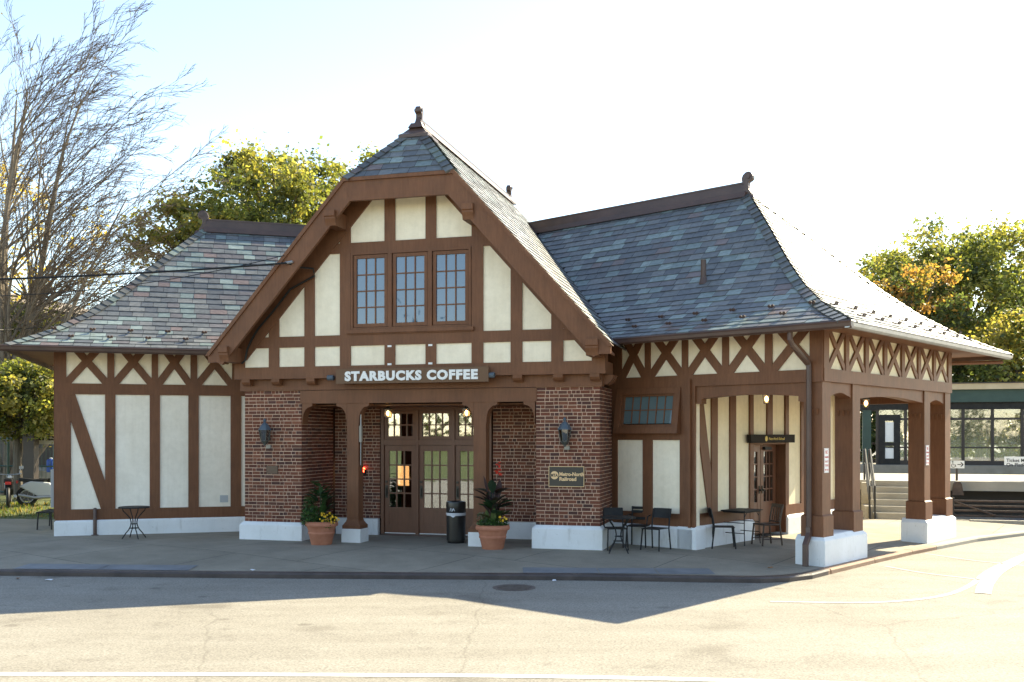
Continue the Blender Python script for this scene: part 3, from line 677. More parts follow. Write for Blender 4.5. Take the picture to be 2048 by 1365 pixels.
# ================================================================== roofs
PROF = [(0,4.39),(.45,4.60),(.9,4.86),(1.53,5.31),(2.23,5.97),(3.15,6.99),(3.7,7.56),(4.2,8.06)]
def prof_z(d, prof=PROF):
    if d <= 0: return prof[0][1]
    for (a, za_), (b_, zb_) in zip(prof, prof[1:]):
        if d <= b_: return za_+(zb_-za_)*(d-a)/(b_-a)
    return prof[-1][1]
GREY = [((.122,.126,.122),5), ((.098,.102,.104),5), ((.150,.151,.143),3.5), ((.160,.195,.182),2.8), ((.118,.108,.106),2.0), ((.158,.120,.108),.9), ((.210,.250,.228),1.8)]
def pick(rnd, pal):
    t = rnd.uniform(0, sum(w for _, w in pal))
    for c, w in pal:
        t -= w
        if t <= 0: return c
    return pal[-1][0]
def slates(C, e, m_, prof, uLf, uRf, seed, name='roof', expo=.215, wid=(.26,.42), hide=None, pal=GREY, parent=BL, deck=True):
    rnd = random.Random(seed); mb = MB()
    pts = [(0,0)]; S = [0.0]
    fine = []
    n = 60; D = prof[-1][0]
    for i in range(n+1):
        d = D*i/n; fine.append((d, prof_z(d, prof)))
    for a, b_ in zip(fine, fine[1:]): S.append(S[-1]+math.hypot(b_[0]-a[0], b_[1]-a[1]))
    def dz(s):
        s = max(0, min(S[-1], s))
        for i in range(n):
            if s <= S[i+1]:
                t = (s-S[i])/(S[i+1]-S[i]); return fine[i][0]+(fine[i+1][0]-fine[i][0])*t, fine[i][1]+(fine[i+1][1]-fine[i][1])*t
        return fine[-1]
    def pos(u, d, z, nd, nz_, h): return V((C.x, C.y, 0))+e*u+m_*(d+nd*h)+V((0,0,z+nz_*h))
    k = 0
    while k*expo < S[-1]-.03:
        s0, s1 = k*expo, min((k+1)*expo+.02, S[-1]); d0, z0 = dz(s0); d1, z1 = dz(s1); k += 1
        L_ = math.hypot(d1-d0, z1-z0); nd, nz_ = -(z1-z0)/L_, (d1-d0)/L_
        a0, b0, a1, b1 = uLf(d0), uRf(d0), uLf(d1), uRf(d1)
        lo, hi = min(a0,a1), max(b0,b1); u = lo-rnd.uniform(0,.3)
        if deck:
            nseg = max(1, int((hi-lo)/.6))
            for i in range(nseg):
                p = lo+(hi-lo)*i/nseg; q = lo+(hi-lo)*(i+1)/nseg
                cl = lambda x, a, b_: max(a, min(b_, x))
                P = [pos(cl(p,a0,b0),d0,z0,nd,nz_,-.012), pos(cl(q,a0,b0),d0,z0,nd,nz_,-.012), pos(cl(q,a1,b1),d1,z1,nd,nz_,-.012), pos(cl(p,a1,b1),d1,z1,nd,nz_,-.012)]
                if hide and hide((P[0]+P[2])/2): continue
                mb.add(P, [[0,1,2,3]], (.02,.02,.022), 1)
        while u < hi:
            w = rnd.uniform(*wid); e_ = u+w; g = .004
            cl = lambda x, a, b_: max(a, min(b_, x))
            p0, q0, p1, q1 = cl(u+g,a0,b0), cl(e_-g,a0,b0), cl(u+g,a1,b1), cl(e_-g,a1,b1)
            u = e_
            if q0-p0 < .01 and q1-p1 < .01: continue
            hl = .020+rnd.uniform(-.004,.005); hu = .003
            j = rnd.uniform(-.006,.006)
            c = pick(rnd, pal); g_ = rnd.uniform(.94,1.10); c = (c[0]*.98, c[1], c[2]*1.07); c = tuple(x*g_ for x in c)
            A, B = pos(p0,d0,z0,nd,nz_,hl+j*.3), pos(q0,d0,z0,nd,nz_,hl-j*.3); Cc, Dd = pos(q1,d1,z1,nd,nz_,hu), pos(p1,d1,z1,nd,nz_,hu)
            if hide and hide((A+Cc)/2): continue
            a_, b__ = pos(p0,d0,z0,nd,nz_,.0), pos(q0,d0,z0,nd,nz_,.0)
            mb.add([A,B,Cc,Dd,a_,b__], [[0,1,2,3],[4,5,1,0]], c)
    return mb.build(name, ['slate', 'roofdeck'], parent, fix=False)
gP = V((GC.x, GC.y, 0)); gd = G.d; gn = G.n
def under_gable(p):
    w = abs((p-gP).dot(gd)); b_ = -(p-gP).dot(gn)
    return b_ > -.2 and w < 4.6 and p.z < ZR-SL*w-.10
OV = .85
CR = WC+F*OV-Rr*OV; CR = V((CR.x, CR.y, 0))
MB_ = 5.45/4.2
LT = 9.65
rr_front = slates(CR, -F, Rr, PROF, lambda d: d, lambda d: 10.5, 11, hide=under_gable)
rr_end = slates(CR, Rr, -F, PROF, lambda d: d, lambda d: LT-d*MB_, 12)
PROFB = [(d*MB_, z) for d, z in PROF]
CRB = CR+Rr*LT
rr_back = slates(CRB, -F, -Rr, PROFB, lambda d: d/MB_, lambda d: 12.5, 13, expo=.43, wid=(.5,.8), hide=under_gable)
lm = V((-LW.d.y, LW.d.x, 0)); ld = LW.d
LC = LW.P(0,0); LC = V((LC.x, LC.y, 0))
CL = LC-ld*.92-lm*OV
rl_front = slates(CL, ld, lm, PROF, lambda d: d, lambda d: 11, 14, hide=under_gable)
rl_end = slates(CL, lm, ld, PROF, lambda d: d, lambda d: LT-d*MB_, 15)
CLB = CL+lm*LT
rl_back = slates(CLB, ld, -lm, PROFB, lambda d: d/MB_, lambda d: 12, 16, expo=.43, wid=(.5,.8), hide=under_gable)
# gable roof
GP = [(0, ZR-SL*4.485), (4.485, ZR)]
DG = 9.9
def gL(d):
    z = GP[0][1]+SL*d; return max(0, (z-ZJH)/SL*(DJ/HWJ))
e0 = gP+gd*4.485
rg_r = slates(e0, -gn, -gd, GP, gL, lambda d: DG-gL(d), 17)
e1 = gP-gd*4.485
rg_l = slates(e1, -gn, gd, GP, gL, lambda d: DG-gL(d), 18)
JP = [(0, ZJH), (DJ, ZR)]
slates(gP-gd*HWJ, gd, -gn, JP, lambda d: d*HWJ/DJ, lambda d: 2*HWJ-d*HWJ/DJ, 19, wid=(.28,.40))
slates(gP-gn*DG-gd*HWJ, gd, gn, JP, lambda d: d*HWJ/DJ, lambda d: 2*HWJ-d*HWJ/DJ, 20)
# hip slates
def hip_caps(pts, da, db, seed, parent, step=.22, w=.19):
    """overlapping slates along a hip; da/db = unit vectors lying in the two roof planes, square to the hip"""
    rnd = random.Random(seed); mb = MB(); S = [0]
    for a, b_ in zip(pts, pts[1:]): S.append(S[-1]+(b_-a).length)
    def at(s):
        for i in range(len(pts)-1):
            if s <= S[i+1] or i == len(pts)-2:
                t = min(1, (s-S[i])/(S[i+1]-S[i])); return pts[i].lerp(pts[i+1], t), (pts[i+1]-pts[i]).normalized()
    k = 0
    while k*step < S[-1]-.05:
        p, t = at(k*step); q, _ = at(min(S[-1], (k+1)*step+.02)); k += 1
        for dv in (da, db):
            fn = dv(p, t)
            n_ = t.cross(fn); n_ = n_ if n_.z > 0 else -n_
            c = pick(rnd, GREY); g_ = rnd.uniform(.66,.9); c = tuple(x*g_ for x in c)
            A, B = p+n_*.05, p+fn*w+n_*.045; C_, D_ = q+fn*w+n_*.022, q+n_*.026
            mb.add([A,B,C_,D_,p,p+fn*w], [[0,1,2,3],[4,5,1,0]], c)
    return mb.build('hip_slates', ['slate'], parent, fix=False)
def inplane(dir_h):
    """unit vector square to the hip, pointing into the roof plane whose eave runs along dir_h"""
    def f(p, t):
        v = dir_h-t*dir_h.dot(t); return v.normalized()
    return f
def hip_pts(C, a, b_, n=14, D=4.2, prof=PROF, kb=1.0): return [V((C.x,C.y,0))+a*(D*i/n)+b_*(D*i/n*kb)+V((0,0,prof_z(D*i/n, prof))) for i in range(n+1)]
hip_caps(hip_pts(CR, Rr, -F), inplane(-F), inplane(Rr), 31, rr_front)
hip_caps(hip_pts(CRB, -F, -Rr, kb=MB_), inplane(-F), inplane(-Rr), 32, rr_end)
hip_caps(hip_pts(CL, lm, ld), inplane(ld), inplane(lm), 33, rl_front)
hj = lambda s: [gP+gd*s*HWJ*(1-i/8)-gn*DJ*i/8+V((0,0,ZJH+(ZR-ZJH)*i/8)) for i in range(9)]
hip_caps(hj(-1), inplane(gd), inplane(-gn), 34, rg_l); hip_caps(hj(1), inplane(-gd), inplane(-gn), 35, rg_r)
# ridges and finials
def ridge(p, q, h=.24, name='ridge_cap'):
    """metal ridge: a roll base with an upright fin"""
    d = (q-p); Lr = d.length; d = d.normalized(); s_ = V((d.y,-d.x,0)); mb = MB()
    def bx(w0, w1, z0, z1): mb.prism([p+s_*-w0+V((0,0,z0)), p+s_*w0+V((0,0,z0)), q+s_*w0+V((0,0,z0)), q+s_*-w0+V((0,0,z0))], [p+s_*-w1+V((0,0,z1)), p+s_*w1+V((0,0,z1)), q+s_*w1+V((0,0,z1)), q+s_*-w1+V((0,0,z1))])
    bx(.17, .13, -.10, .03); bx(.07, .045, .03, h); bx(.055, .055, h, h+.04)
    return part(name, mb, 'brown_dark')
rA = CR+Rr*4.2-F*4.2+V((0,0,8.06)); rB = rA-F*7.2
ridge(rA, rB)
lA = CL+lm*4.2+ld*4.2+V((0,0,8.06)); lB = lA+ld*7.2
ridge(lA, lB)
gA = gP-gn*DJ+V((0,0,ZR)); gB = gP-gn*(DG-DJ)+V((0,0,ZR))
ridge(gA, gB, .10)
def finial(p, d, s=1.0, name='finial', th=1.0):
    """scrolled metal finial lying in the plane of the ridge; d points outwards"""
    mb = MB(); out = [(-.34,-.10),(-.30,.0),(-.16,.10),(-.07,.20),(-.09,.30),(-.15,.38),(-.17,.48),(-.13,.58),(-.04,.645),(.06,.65),(.14,.60),(.18,.52),(.175,.44),(.13,.39),(.07,.385),(.045,.34),(.04,.26),(.06,.16),(.14,.04),(.17,-.10)]
    sd = V((d.y,-d.x,0)); prof = [(x*s, z*s) for x, z in out]
    mid = (sum(x for x, z in prof)/len(prof), sum(z for x, z in prof)/len(prof))
    def ring(o, k): return [p+d*(mid[0]+(x-mid[0])*k)+V((0,0,mid[1]+(z-mid[1])*k))+sd*o for x, z in prof]
    rs = [ring(-.06*s*th, .86), ring(-.045*s*th, 1), ring(.045*s*th, 1), ring(.06*s*th, .86)]; n = len(prof)
    fs = [[r*n+i, r*n+(i+1) % n, (r+1)*n+(i+1) % n, (r+1)*n+i] for r in range(3) for i in range(n)]+[list(range(n))[::-1], [3*n+i for i in range(n)]]
    mb.add([q for r in rs for q in r], fs)
    # scroll eye on both faces
    for o in (-.07*s*th, .07*s*th):
        c_ = p+d*(.05*s)+V((0,0,.50*s))+sd*o
        mb.tube([c_, c_+sd*(.012 if o > 0 else -.012)], .06*s, 12)
    mb.prism([p+d*x+sd*y+V((0,0,-.14)) for x, y in ((-.36,-.17),(.26,-.17),(.26,.17),(-.36,.17))], [p+d*x+sd*y+V((0,0,-.03)) for x, y in ((-.34,-.12),(.2,-.12),(.2,.12),(-.34,.12))])
    return part(name, mb, 'brown_dark')
finial(rA+V((0,0,-.04)), F, .84, th=1.3); finial(lA+V((0,0,-.04)), -ld, .84, th=1.3); 
# pyramid cap and finial over the gable
mb = MB(); cb = gA+V((0,0,-.36)); 
def capring(w, f_, z): return [cb+gd*-w+gn*f_+V((0,0,z)), cb+gd*w+gn*f_+V((0,0,z)), cb+gd*w-gn*.3+V((0,0,z)), cb+gd*-w-gn*.3+V((0,0,z))]
rs = [capring(.345,.37,.0), capring(.345,.37,.07), capring(.27,.29,.12), capring(.16,.17,.25), capring(.085,.085,.38), capring(.03,.03,.52)]
fs = [[i*4+k, i*4+(k+1) % 4, i*4+4+(k+1) % 4, i*4+4+k] for i in range(5) for k in range(4)]+[[3,2,1,0],[20,21,22,23]]
mb.add([q for r in rs for q in r], fs); part('ridge_cap', mb, 'brown_dark')
finial(gA+V((0,0,.03))-gn*.02, gn, .60, th=2.0); finial(gB+V((0,0,.08)), -gn, .60, th=2.0)
# gutters
def gutter(p, q, out, name='gutter', ext=(0,0), z0=4.25, z1=4.385):
    d = (q-p).normalized(); mb = MB()
    prof = [(-.02, z1), (.10, z1), (.115, z1-.02), (.10, z1-.05), (.09, z0+.03), (.05, z0), (-.02, z0)]
    mb.prism([V((p.x,p.y,0))-d*ext[0]+out*o+V((0,0,z)) for o, z in prof], [V((q.x,q.y,0))+d*ext[1]+out*o+V((0,0,z)) for o, z in prof]); return mb
gm = gutter(CR, CR-F*6.0, -Rr, ext=(.1,0)); part('gutter', gm, 'brown_dark')
gm = gutter(CR+Rr*.12, CRB, F, ext=(0.2,.1)); part('gutter', gm, 'galv')
gm = gutter(CL, CL+ld*5.2, -lm, ext=(.1,0)); part('gutter', gm, 'brown_dark')
gm = gutter(CL, CLB, -ld); part('gutter', gm, 'brown_dark')
gm = gutter(CRB, CRB-F*8, Rr); part('gutter', gm, 'brown_dark')
def soffit(a, b_, c, d, z=4.345):
    mb = MB(); mb.prism([V((p.x,p.y,z)) for p in (a,b_,c,d)], [V((p.x,p.y,z+.025)) for p in (a,b_,c,d)]); part('soffit', mb, 'brown')
i_ = .95
soffit(CR, CR-F*6.5, CR-F*6.5+Rr*i_, CR-F*.9+Rr*i_); soffit(CR, CR-F*.9+Rr*i_, CRB-F*.9-Rr*1.7, CRB)
soffit(CRB, CRB-F*.9-Rr*1.7, CRB-F*8-Rr*1.7, CRB-F*8)
soffit(CL, CL+ld*5.5, CL+ld*5.5+lm*i_, CL+ld*.95+lm*i_); soffit(CL, CL+ld*.95+lm*i_, CLB+ld*.95-lm*1.5, CLB)
# soffit brackets (lookouts) under the far eave
for k in range(4):
    a = CRB-F*(.9)-Rr*(1.7)+F*0
mb = MB(); a = CRB-F*.1-Rr*.1; b_ = CRB-F*.9-Rr*1.65
mb.tube([V((a.x,a.y,4.18)), V((b_.x,b_.y,4.10))], .05, 6); part('eave_bracket', mb, 'brown')
# snow guards
def guard(p, m_, slope):
    """two-pronged snow guard"""
    mb = MB(); s_ = V((m_.y,-m_.x,0)); up = V((0,0,1)); t = (m_+up*slope).normalized(); n_ = (up-m_*slope).normalized()
    p = p+n_*.02
    mb.tube([p+t*.12, p+n_*.015, p-t*.02+n_*.035], .014, 5)
    for sg in (-1,1):
        c_ = p+s_*.035*sg+n_*.055-t*.02; mb.tube([c_-t*.012, c_+t*.012], .034, 7)
    return mb
def guards(C, e, m_, us, roof, d0=.42, d1=.78):
    for i, u in enumerate(us):
        d = d0 if i % 2 else d1
        z = prof_z(d)+.02; guard(V((C.x,C.y,0))+e*u+m_*d+V((0,0,z)), m_, .55).build('snow_guard', 'brown_dark', roof)
guards(CR, -F, Rr, [1.0+.42*i for i in range(11)], rr_front)
guards(CR, Rr, -F, [1.2+.45*i for i in range(17)], rr_end)
guards(CL, ld, lm, [.9+.42*i for i in range(10)], rl_front)
# vent pipe on the right roof
RVp = RF.off(-1.2)
d = 1.95; uu = None
best = min((abs(1024+FP*(CR-F*u+Rr*d).x/(CR-F*u+Rr*d).y-1407), u) for u in [x*.02 for x in range(100, 400)])
p = CR-F*best[1]+Rr*d; z = prof_z(d)
mb = MB(); mb.tube([V((p.x,p.y,z-.1)), V((p.x,p.y,z+.48))], .06, 10); mb.tube([V((p.x,p.y,z-.06)), V((p.x,p.y,z+.10))], .11, 10, .065); part('vent_pipe', mb, 'brown_dark')
# valley flashing lies where the roofs meet; downspout at the porch corner
q = RF
def dp(px, z, o): return RF.P(RF.off(o).U(px), z, o)
mb = MB(); mb.tube([dp(1580,4.30,.80), dp(1580,4.12,.80), dp(1584,4.04,.74), dp(1617,3.72,.10), dp(1618,3.60,.085), dp(1618,.62,.085)], .052, 8)
mb.tube([dp(1618,.62,.085), dp(1618,.50,.10), dp(1611,.30,.25), dp(1611,-.10,.26)], .062, 4)
part('downspout', mb, 'brown_dark')
mb = MB(); a = RE.P(LEN+.05, 0, -.2); mb.tube([V((a.x,a.y,4.22))+Rr*.42, V((a.x,a.y,4.0))+Rr*.42, V((a.x,a.y,3.78))+Rr*.1], .045, 6); part('downspout', mb, 'galv')
# thin lightning cable clips on the ridge
# ================================================================== fittings fixed to the building (things)
def wall_lantern(px, py, label):
    u = G.U(px); z = G.Z(px, py); t = thing('wall_lantern', G.P(u, z, .17), rad(-15.5), label, 'lantern', 'lanterns on the brick piers'); t.scale = (.95,1,.86)
    s = 6
    def ring(r, zz): return [(r*math.cos(2*math.pi*k/s+.26), r*math.sin(2*math.pi*k/s+.26), zz) for k in range(s)]
    def loft(rs, name, m, cap=True):
        mb = MB(); vs = [p for r in rs for p in ring(*r)]; n = len(rs)
        fs = [[i*s+k, i*s+(k+1) % s, (i+1)*s+(k+1) % s, (i+1)*s+k] for i in range(n-1) for k in range(s)]
        if cap: fs += [list(range(s))[::-1], [(n-1)*s+k for k in range(s)]]
        mb.add(vs, fs); return mb.build(name, m, t)
    loft([(.155,.10),(.15,.12),(.10,.21),(.055,.27),(.03,.285),(.028,.31),(.04,.33),(.035,.36),(.008,.40)], 'lantern_cap', 'verdigris')
    loft([(.135,.10),(.085,-.17)], 'lantern_glass', 'lantern_glass', False)
    mb = MB()
    for k in range(s):
        a = 2*math.pi*k/s+.26; mb.tube([(.137*math.cos(a),.137*math.sin(a),.10), (.087*math.cos(a),.087*math.sin(a),-.17)], .009, 5)
    mb.tube([(0,0,-.15),(0,0,.02)], .03, 8); mb.build('lantern_bars', 'lamp_iron', t)
    loft([(.095,-.17),(.095,-.19),(.06,-.24),(.03,-.27),(.035,-.29),(.005,-.32)], 'lantern_base', 'lamp_iron')
    mb = MB(); mb.tube([(0,.16,-.05),(0,.12,-.25),(0,.02,-.27)], .018, 6); mb.box(0,.155,-.06,.10,.03,.22); mb.build('bracket', 'lamp_iron', t)
    mb = MB(); mb.box(.02,.135,-.34,.11,.06,.09); mb.build('conduit_box', 'conc', t)
wall_lantern(537, 868, 'blue-capped hexagonal wall lantern on the brick pier left of the entrance')
wall_lantern(1133, 868, 'hexagonal wall lantern above the dark railroad plaque')
def lit_lantern(loc, label, rod=.05):
    t = thing('lantern', loc, .5, label, 'lantern', 'small lit ceiling lanterns')
    mb = MB(); s = 4
    mb.add([(r*math.cos(math.pi/2*k), r*math.sin(math.pi/2*k), z) for r, z in ((.105,.12),(.075,-.06)) for k in range(4)], [[k, (k+1) % 4, 4+(k+1) % 4, 4+k] for k in range(4)]); mb.build('lantern_glass', glass_amber, t)
    mb = MB()
    for k in range(4):
        a = math.pi/2*k; mb.tube([(.107*math.cos(a),.107*math.sin(a),.12), (.077*math.cos(a),.077*math.sin(a),-.06)], .008, 4)
    mb.lathe([(.08,-.075),(.08,-.06),(.02,-.055)], 0, 0, 4); mb.lathe([(.12,.115),(.12,.135),(.07,.15),(.02,.18)], 0, 0, 4); mb.tube([(0,0,.17),(0,0,.17+rod)], .012, 6); mb.build('lantern_frame', 'bronze', t)
    mb = MB(); mb.lathe([(.008,-.035),(.03,-.01),(.042,.03),(.03,.07),(.008,.09)], 0, 0, 10); mb.build('bulb', 'bulb', t, smooth=True)
glass_amber = glass('amber_lantern_glass', (.95,.80,.55), .12)
GE = G.off(-.75)
lit_lantern(GE.P(GE.U(776), 2.83, 0), 'small lit lantern under the entrance ceiling beside the left door frame', .04)
lit_lantern(GE.P(GE.U(933), 2.83, 0), 'small lit lantern under the entrance ceiling near the right timber column')
pc = PW.off(1.1)
lit_lantern(pc.P(pc.U(1533), pc.Z(1533,801), 0), 'small lit lantern hanging before the porch ticket-hall door', .12)
pc2 = RE.off(-.9)
lit_lantern(pc2.P(pc2.U(1732), 3.06, 0), 'small lit lantern in the porch between the column pairs', .35)
# signs
def sign_thing(name, pl, u, z, label, cat, group=None): return thing(name, pl.P(u, z, 0), 0, label, cat, group, world=True)
pl = GJ.off(.05); u0, u1 = pl.off(.12).U(672), pl.off(.12).U(977); z0, z1 = pl.Z(825,766.5), pl.Z(825,737)
t = sign_thing('fascia_sign', pl, (u0+u1)/2, z0, 'brown fascia sign with bold white capital letters over the entrance', 'sign')
mb = MB(); mb.pbox(pl, u0, u1, z0, z1, .08, .13); mb.build('board', 'signboard', t)
mb = MB(); a, b_ = pl.off(.13).U(690), pl.off(.13).U(956)
add_text(mb, pl, 'STARBUCKS COFFEE', (a+b_)/2, (z0+z1)/2, .265, .13, .155, .0145, b_-a, spacing=1.16); mb.build('lettering', 'white', t, fix=False)
mb = MB()
for px in (664, 984): u = pl.U(px); mb = MB(); mb.tube([pl.P(u-.07,(z0+z1)/2-.02,.06), pl.P(u+.07,(z0+z1)/2-.02,.06)], .06, 10); mb.build('sign_lamp', 'verdigris', t)
for q in (u0+.3, u1-.36): mb = MB(); mb.pbox(pl, q, q+.06, z0+.05, z1-.05, -.02, .08); mb.build('sign_bracket', 'verdigris', t)
pl = G; u0, u1 = pl.U(1098), pl.U(1169); z0, z1 = pl.Z(1133,974), pl.Z(1133,933)
t = sign_thing('railroad_plaque', pl, (u0+u1)/2, z0, 'dark bronze plaque with round logo and railroad name on the right pier', 'plaque')
mb = MB(); mb.pbox(pl, u0, u1, z0, z1, .004, .03); mb.build('plate', 'bronze', t)
mb = MB(); frame(pl, u0, u1, z0, z1, .012, .03, .036, mb)
lu, lz, lr = u0+.125, (z0+z1)/2+.025, .085
mb.prism([pl.P(lu+lr*math.cos(a), lz+lr*math.sin(a), .031) for a in [2*math.pi*k/28 for k in range(28)]], [pl.P(lu+lr*math.cos(a), lz+lr*math.sin(a), .034) for a in [2*math.pi*k/28 for k in range(28)]])
add_text(mb, pl, 'Metro-North', u0+.225, lz+.025, .105, .03, .035, .0042, .52, 'LEFT'); add_text(mb, pl, 'Railroad', u0+.225, lz-.075, .105, .03, .035, .0042, .36, 'LEFT'); mb.build('lettering', M['gold'], t, fix=False)
mb = MB(); add_text(mb, pl, 'MTA', lu-.005, lz, .085, .034, .037, .003, .15); mb.build('logo_letters', 'bronze', t, fix=False)
u0, u1 = G.U(534), G.U(556); z0, z1 = G.Z(545,948), G.Z(545,932)
t = sign_thing('wall_plaque', G, (u0+u1)/2, z0, 'small brown plaque on the brick pier left of the entrance', 'plaque')
mb = MB(); mb.pbox(G, u0, u1, z0, z1, .004, .02); mb.build('plate', varied('brown_bronze', (.10,.055,.03), (.14,.08,.045), 8, .5), t)
mb = MB(); frame(G, u0, u1, z0, z1, .01, .02, .024, mb)
for k in range(4): mb.pbox(G, u0+.04, u1-.04, z0+.035+k*.032, z0+.043+k*.032, .02, .022)
mb.build('rim', 'bronze', t)
pl = PW.off(.045); u0, u1 = pl.U(1494), pl.U(1582); z0, z1 = pl.Z(1535,886), pl.Z(1535,869.5)
t = sign_thing('door_sign', pl, (u0+u1)/2, z0, 'dark sign board with small yellow lettering over the porch door', 'sign')
mb = MB(); mb.pbox(pl, u0, u1, z0, z1, 0, .10); mb.build('board', 'darksign', t)
mb = MB(); add_text(mb, pl, 'Metro-North Railroad', (u0+u1)/2+.15, (z0+z1)/2, .088, .10, .104, .0, .78)
ym = mat('yellow_lettering', (.60,.42,.06), .5); mb.build('lettering', ym, t, fix=False); mb = MB(); lr = .06; lu, lz = (u0+u1)/2-.36, (z0+z1)/2
mb.prism([pl.P(lu+lr*math.cos(a), lz+lr*1.0*math.sin(a), .10) for a in [2*math.pi*k/20 for k in range(20)]], [pl.P(lu+lr*math.cos(a), lz+lr*math.sin(a), .103) for a in [2*math.pi*k/20 for k in range(20)]])
mb.build('emblem', ym, t, fix=False)
def parking_sign(u, z0, z1, label):
    pl = RE.off(.004); w = .21
    t = sign_thing('parking_sign', pl, u, z0, label, 'sign', 'no standing signs on the porch columns')
    mb = MB(); mb.pbox(pl, u-w/2, u+w/2, z0, z1, 0, .006); mb.build('plate', 'white', t, bevel=.003)
    mb = MB(); frame(pl, u-w/2+.01, u+w/2-.01, z0+.01, z1-.01, .005, .006, .008, mb)
    hgt = z1-z0
    for s, f_, sz in (('NO', .84, .105), ('STANDING', .64, .05), ('ANY', .46, .06), ('TIME', .30, .06)):
        add_text(mb, pl, s, u, z0+hgt*f_, sz, .006, .008, .0, min(.17, .05*len(s)) if s != 'NO' else .10)
    zc = z0+hgt*.12; mb.pbox(pl, u-.05, u+.05, zc-.006, zc+.006, .006, .008)
    for sg in (-1,1): mb.ppoly(pl, [(u+sg*.075, zc), (u+sg*.045, zc+.022), (u+sg*.045, zc-.022)], .006, .008)
    mb.build('lettering', 'red', t, fix=False)
z0, z1 = RE.Z(1654,946), RE.Z(1654,897)
parking_sign(.165, z0, z1, 'white no standing sign with red letters on the nearest corner column')
z0, z1 = RE.Z(1853,931), RE.Z(1853,891)
parking_sign(5.60, z0, z1, 'white no standing sign with red letters on the farther column pair')
# red alarm lamp in the entrance, white conduit on the column
pl = GR; u = pl.U(729); z = pl.Z(729,944)
al = G.off(-.9); 
t = thing('alarm_lamp', al.P(al.U(729), 1.50, 0), rad(-15.5), 'small lit red alarm lamp on the brick beside the entrance doors', 'lamp')
q = GR.P(GR.U(729), GR.Z(729,944), .045); t.location = q
mb = MB(); mb.box(0,.0,0,.10,.07,.12); mb.build('housing', 'black', t)
mb = MB(); mb.lathe([(.035,.06),(.035,.08),(.02,.10),(.004,.105)], 0, 0, 10); mb.box(0,-.042,.02,.05,.015,.05); mb.build('lens', 'redlamp', t)
t = thing('conduit_box', G.P(uc1b+.03, 2.2, -.05), rad(-15.5), 'narrow pale electrical box on the side of the left entrance column', 'electrical box')
mb = MB(); mb.box(.0,0,.19,.05,.07,.36); mb.build('box', 'conc', t)
for za_, zb_, r in ((.37,.62,.018),(.01,-.5,.012)): mb = MB(); mb.tube([(0,.0,za_),(0,.0,zb_)], r, 6); mb.build('conduit', 'galv', t)
t = thing('meter_cabinet', LE.P(.55, .65, -.02), rad(16.5), 'grey utility cabinet on the far left end wall', 'utility cabinet')
mb = MB(); mb.box(-.06,0,.45,.12,.6,.9); mb.build('cabinet', 'greybox', t, bevel=.01)
mb = MB(); mb.box(-.125,-.1,.45,.012,.05,.12); mb.build('latch', 'black', t)
# overhead cable to the gable
a = GV.P(GV.U(577), GV.Z(577,527), .04)
def sag(p, q, s, n=24): return [p.lerp(q, i/n)-V((0,0,s*4*(i/n)*(1-i/n))) for i in range(n+1)]
far = V((-19.0, 15.5, 0)); far.z = H+(YH-563)/FP*15.5
yl = 19.0; far = V((-1.12*19.0*.5143*1.35, yl, H+(YH-566)/FP*yl))
mb = MB(); mb.tube(sag(a, far, .12), .022, 6); 
cab = thing('overhead_cable', tuple(a), 0, 'black service cable strung from the left to the gable bargeboard', 'cable', world=True)
mb.build('wire', 'cable', cab)
mb = MB(); w0 = a
pts = [a, GV.P(GV.U(590), GV.Z(590,533), -.1), GV.P(GV.U(607), GV.Z(607,531), -.45), GV.P(GV.U(608), GV.Z(608,545), -.5)]
for px, py in ((585,580),(550,625),(520,660),(508,680),(499,700),(495,722),(488,728)): pts.append(GJ.P(GJ.U(px), GJ.Z(px,py), .10))
mb.tube(pts, .022, 6); mb.build('drop_wire', 'cable', cab)
mb = MB(); mb.tube([a+gd*-.05+V((0,0,0)), a+gd*.12+V((0,0,.02))], .03, 6); mb.build('clamp', 'galv', cab)
b_ = GV.P(GV.U(570), GV.Z(570,512), .04); far2 = V((far.x*1.0, yl+1, H+(YH-556)/FP*yl))
mb = MB(); mb.tube(sag(b_, far2, .5), .008, 4); tag(mb.build('thin_overhead_wire', 'cable'), 'thin overhead wire running just above the thick service cable', 'wire')

q1, q2 = V((-18.5,31,0)), V((-16.5,42,0)); q1.z = H+(YH-662)/FP*31; q2 = V(((205-1024)/FP*41,41,H+(YH-640)/FP*41)); mb = MB(); mb.tube(sag(q1, q2, .15), .015, 5); tag(mb.build('overhead_wire', 'cable'), 'thin dark wire crossing low before the overpass roof at far left', 'wire')
# ================================================================== ground
def zpave(p, kl=None):
    return 0
kerb_pts = [(-60,19.6),(-25,18.9),(-9.33,18.14),(-4.78,17.81),(0,17.6),(1.4,17.52),(3.2,17.32),(4.3,17.22),(4.85,17.38),(5.35,17.72),(5.8,18.25),(7.26,19.9),(8.6,21.35),(10.2,22.95),(11.2,23.95),(13.1,25.4),(16,27.2),(22,29.5),(60,38)]
ZK = -.105; ZROAD = -.20
mb = MB()
# road: one sheet to the horizon
mb.add([(-400,-300,ZROAD),(400,-300,ZROAD),(400,700,ZROAD),(-400,700,ZROAD)], [[0,1,2,3]])
tag(mb.build('road', 'asphalt', fix=False), kind='structure')
def kdist(x, y):
    best = 1e9
    for (ax, ay), (bx_, by_) in zip(kerb_pts, kerb_pts[1:]):
        dx, dy = bx_-ax, by_-ay; t = max(0, min(1, ((x-ax)*dx+(y-ay)*dy)/(dx*dx+dy*dy))); best = min(best, math.hypot(x-ax-t*dx, y-ay-t*dy))
    return best
def gz_(x, y):
    d = kdist(x, y); t = min(1, max(0, (d-.3)/2.4)); t = t*t*(3-2*t); return ZK+(0-ZK)*t
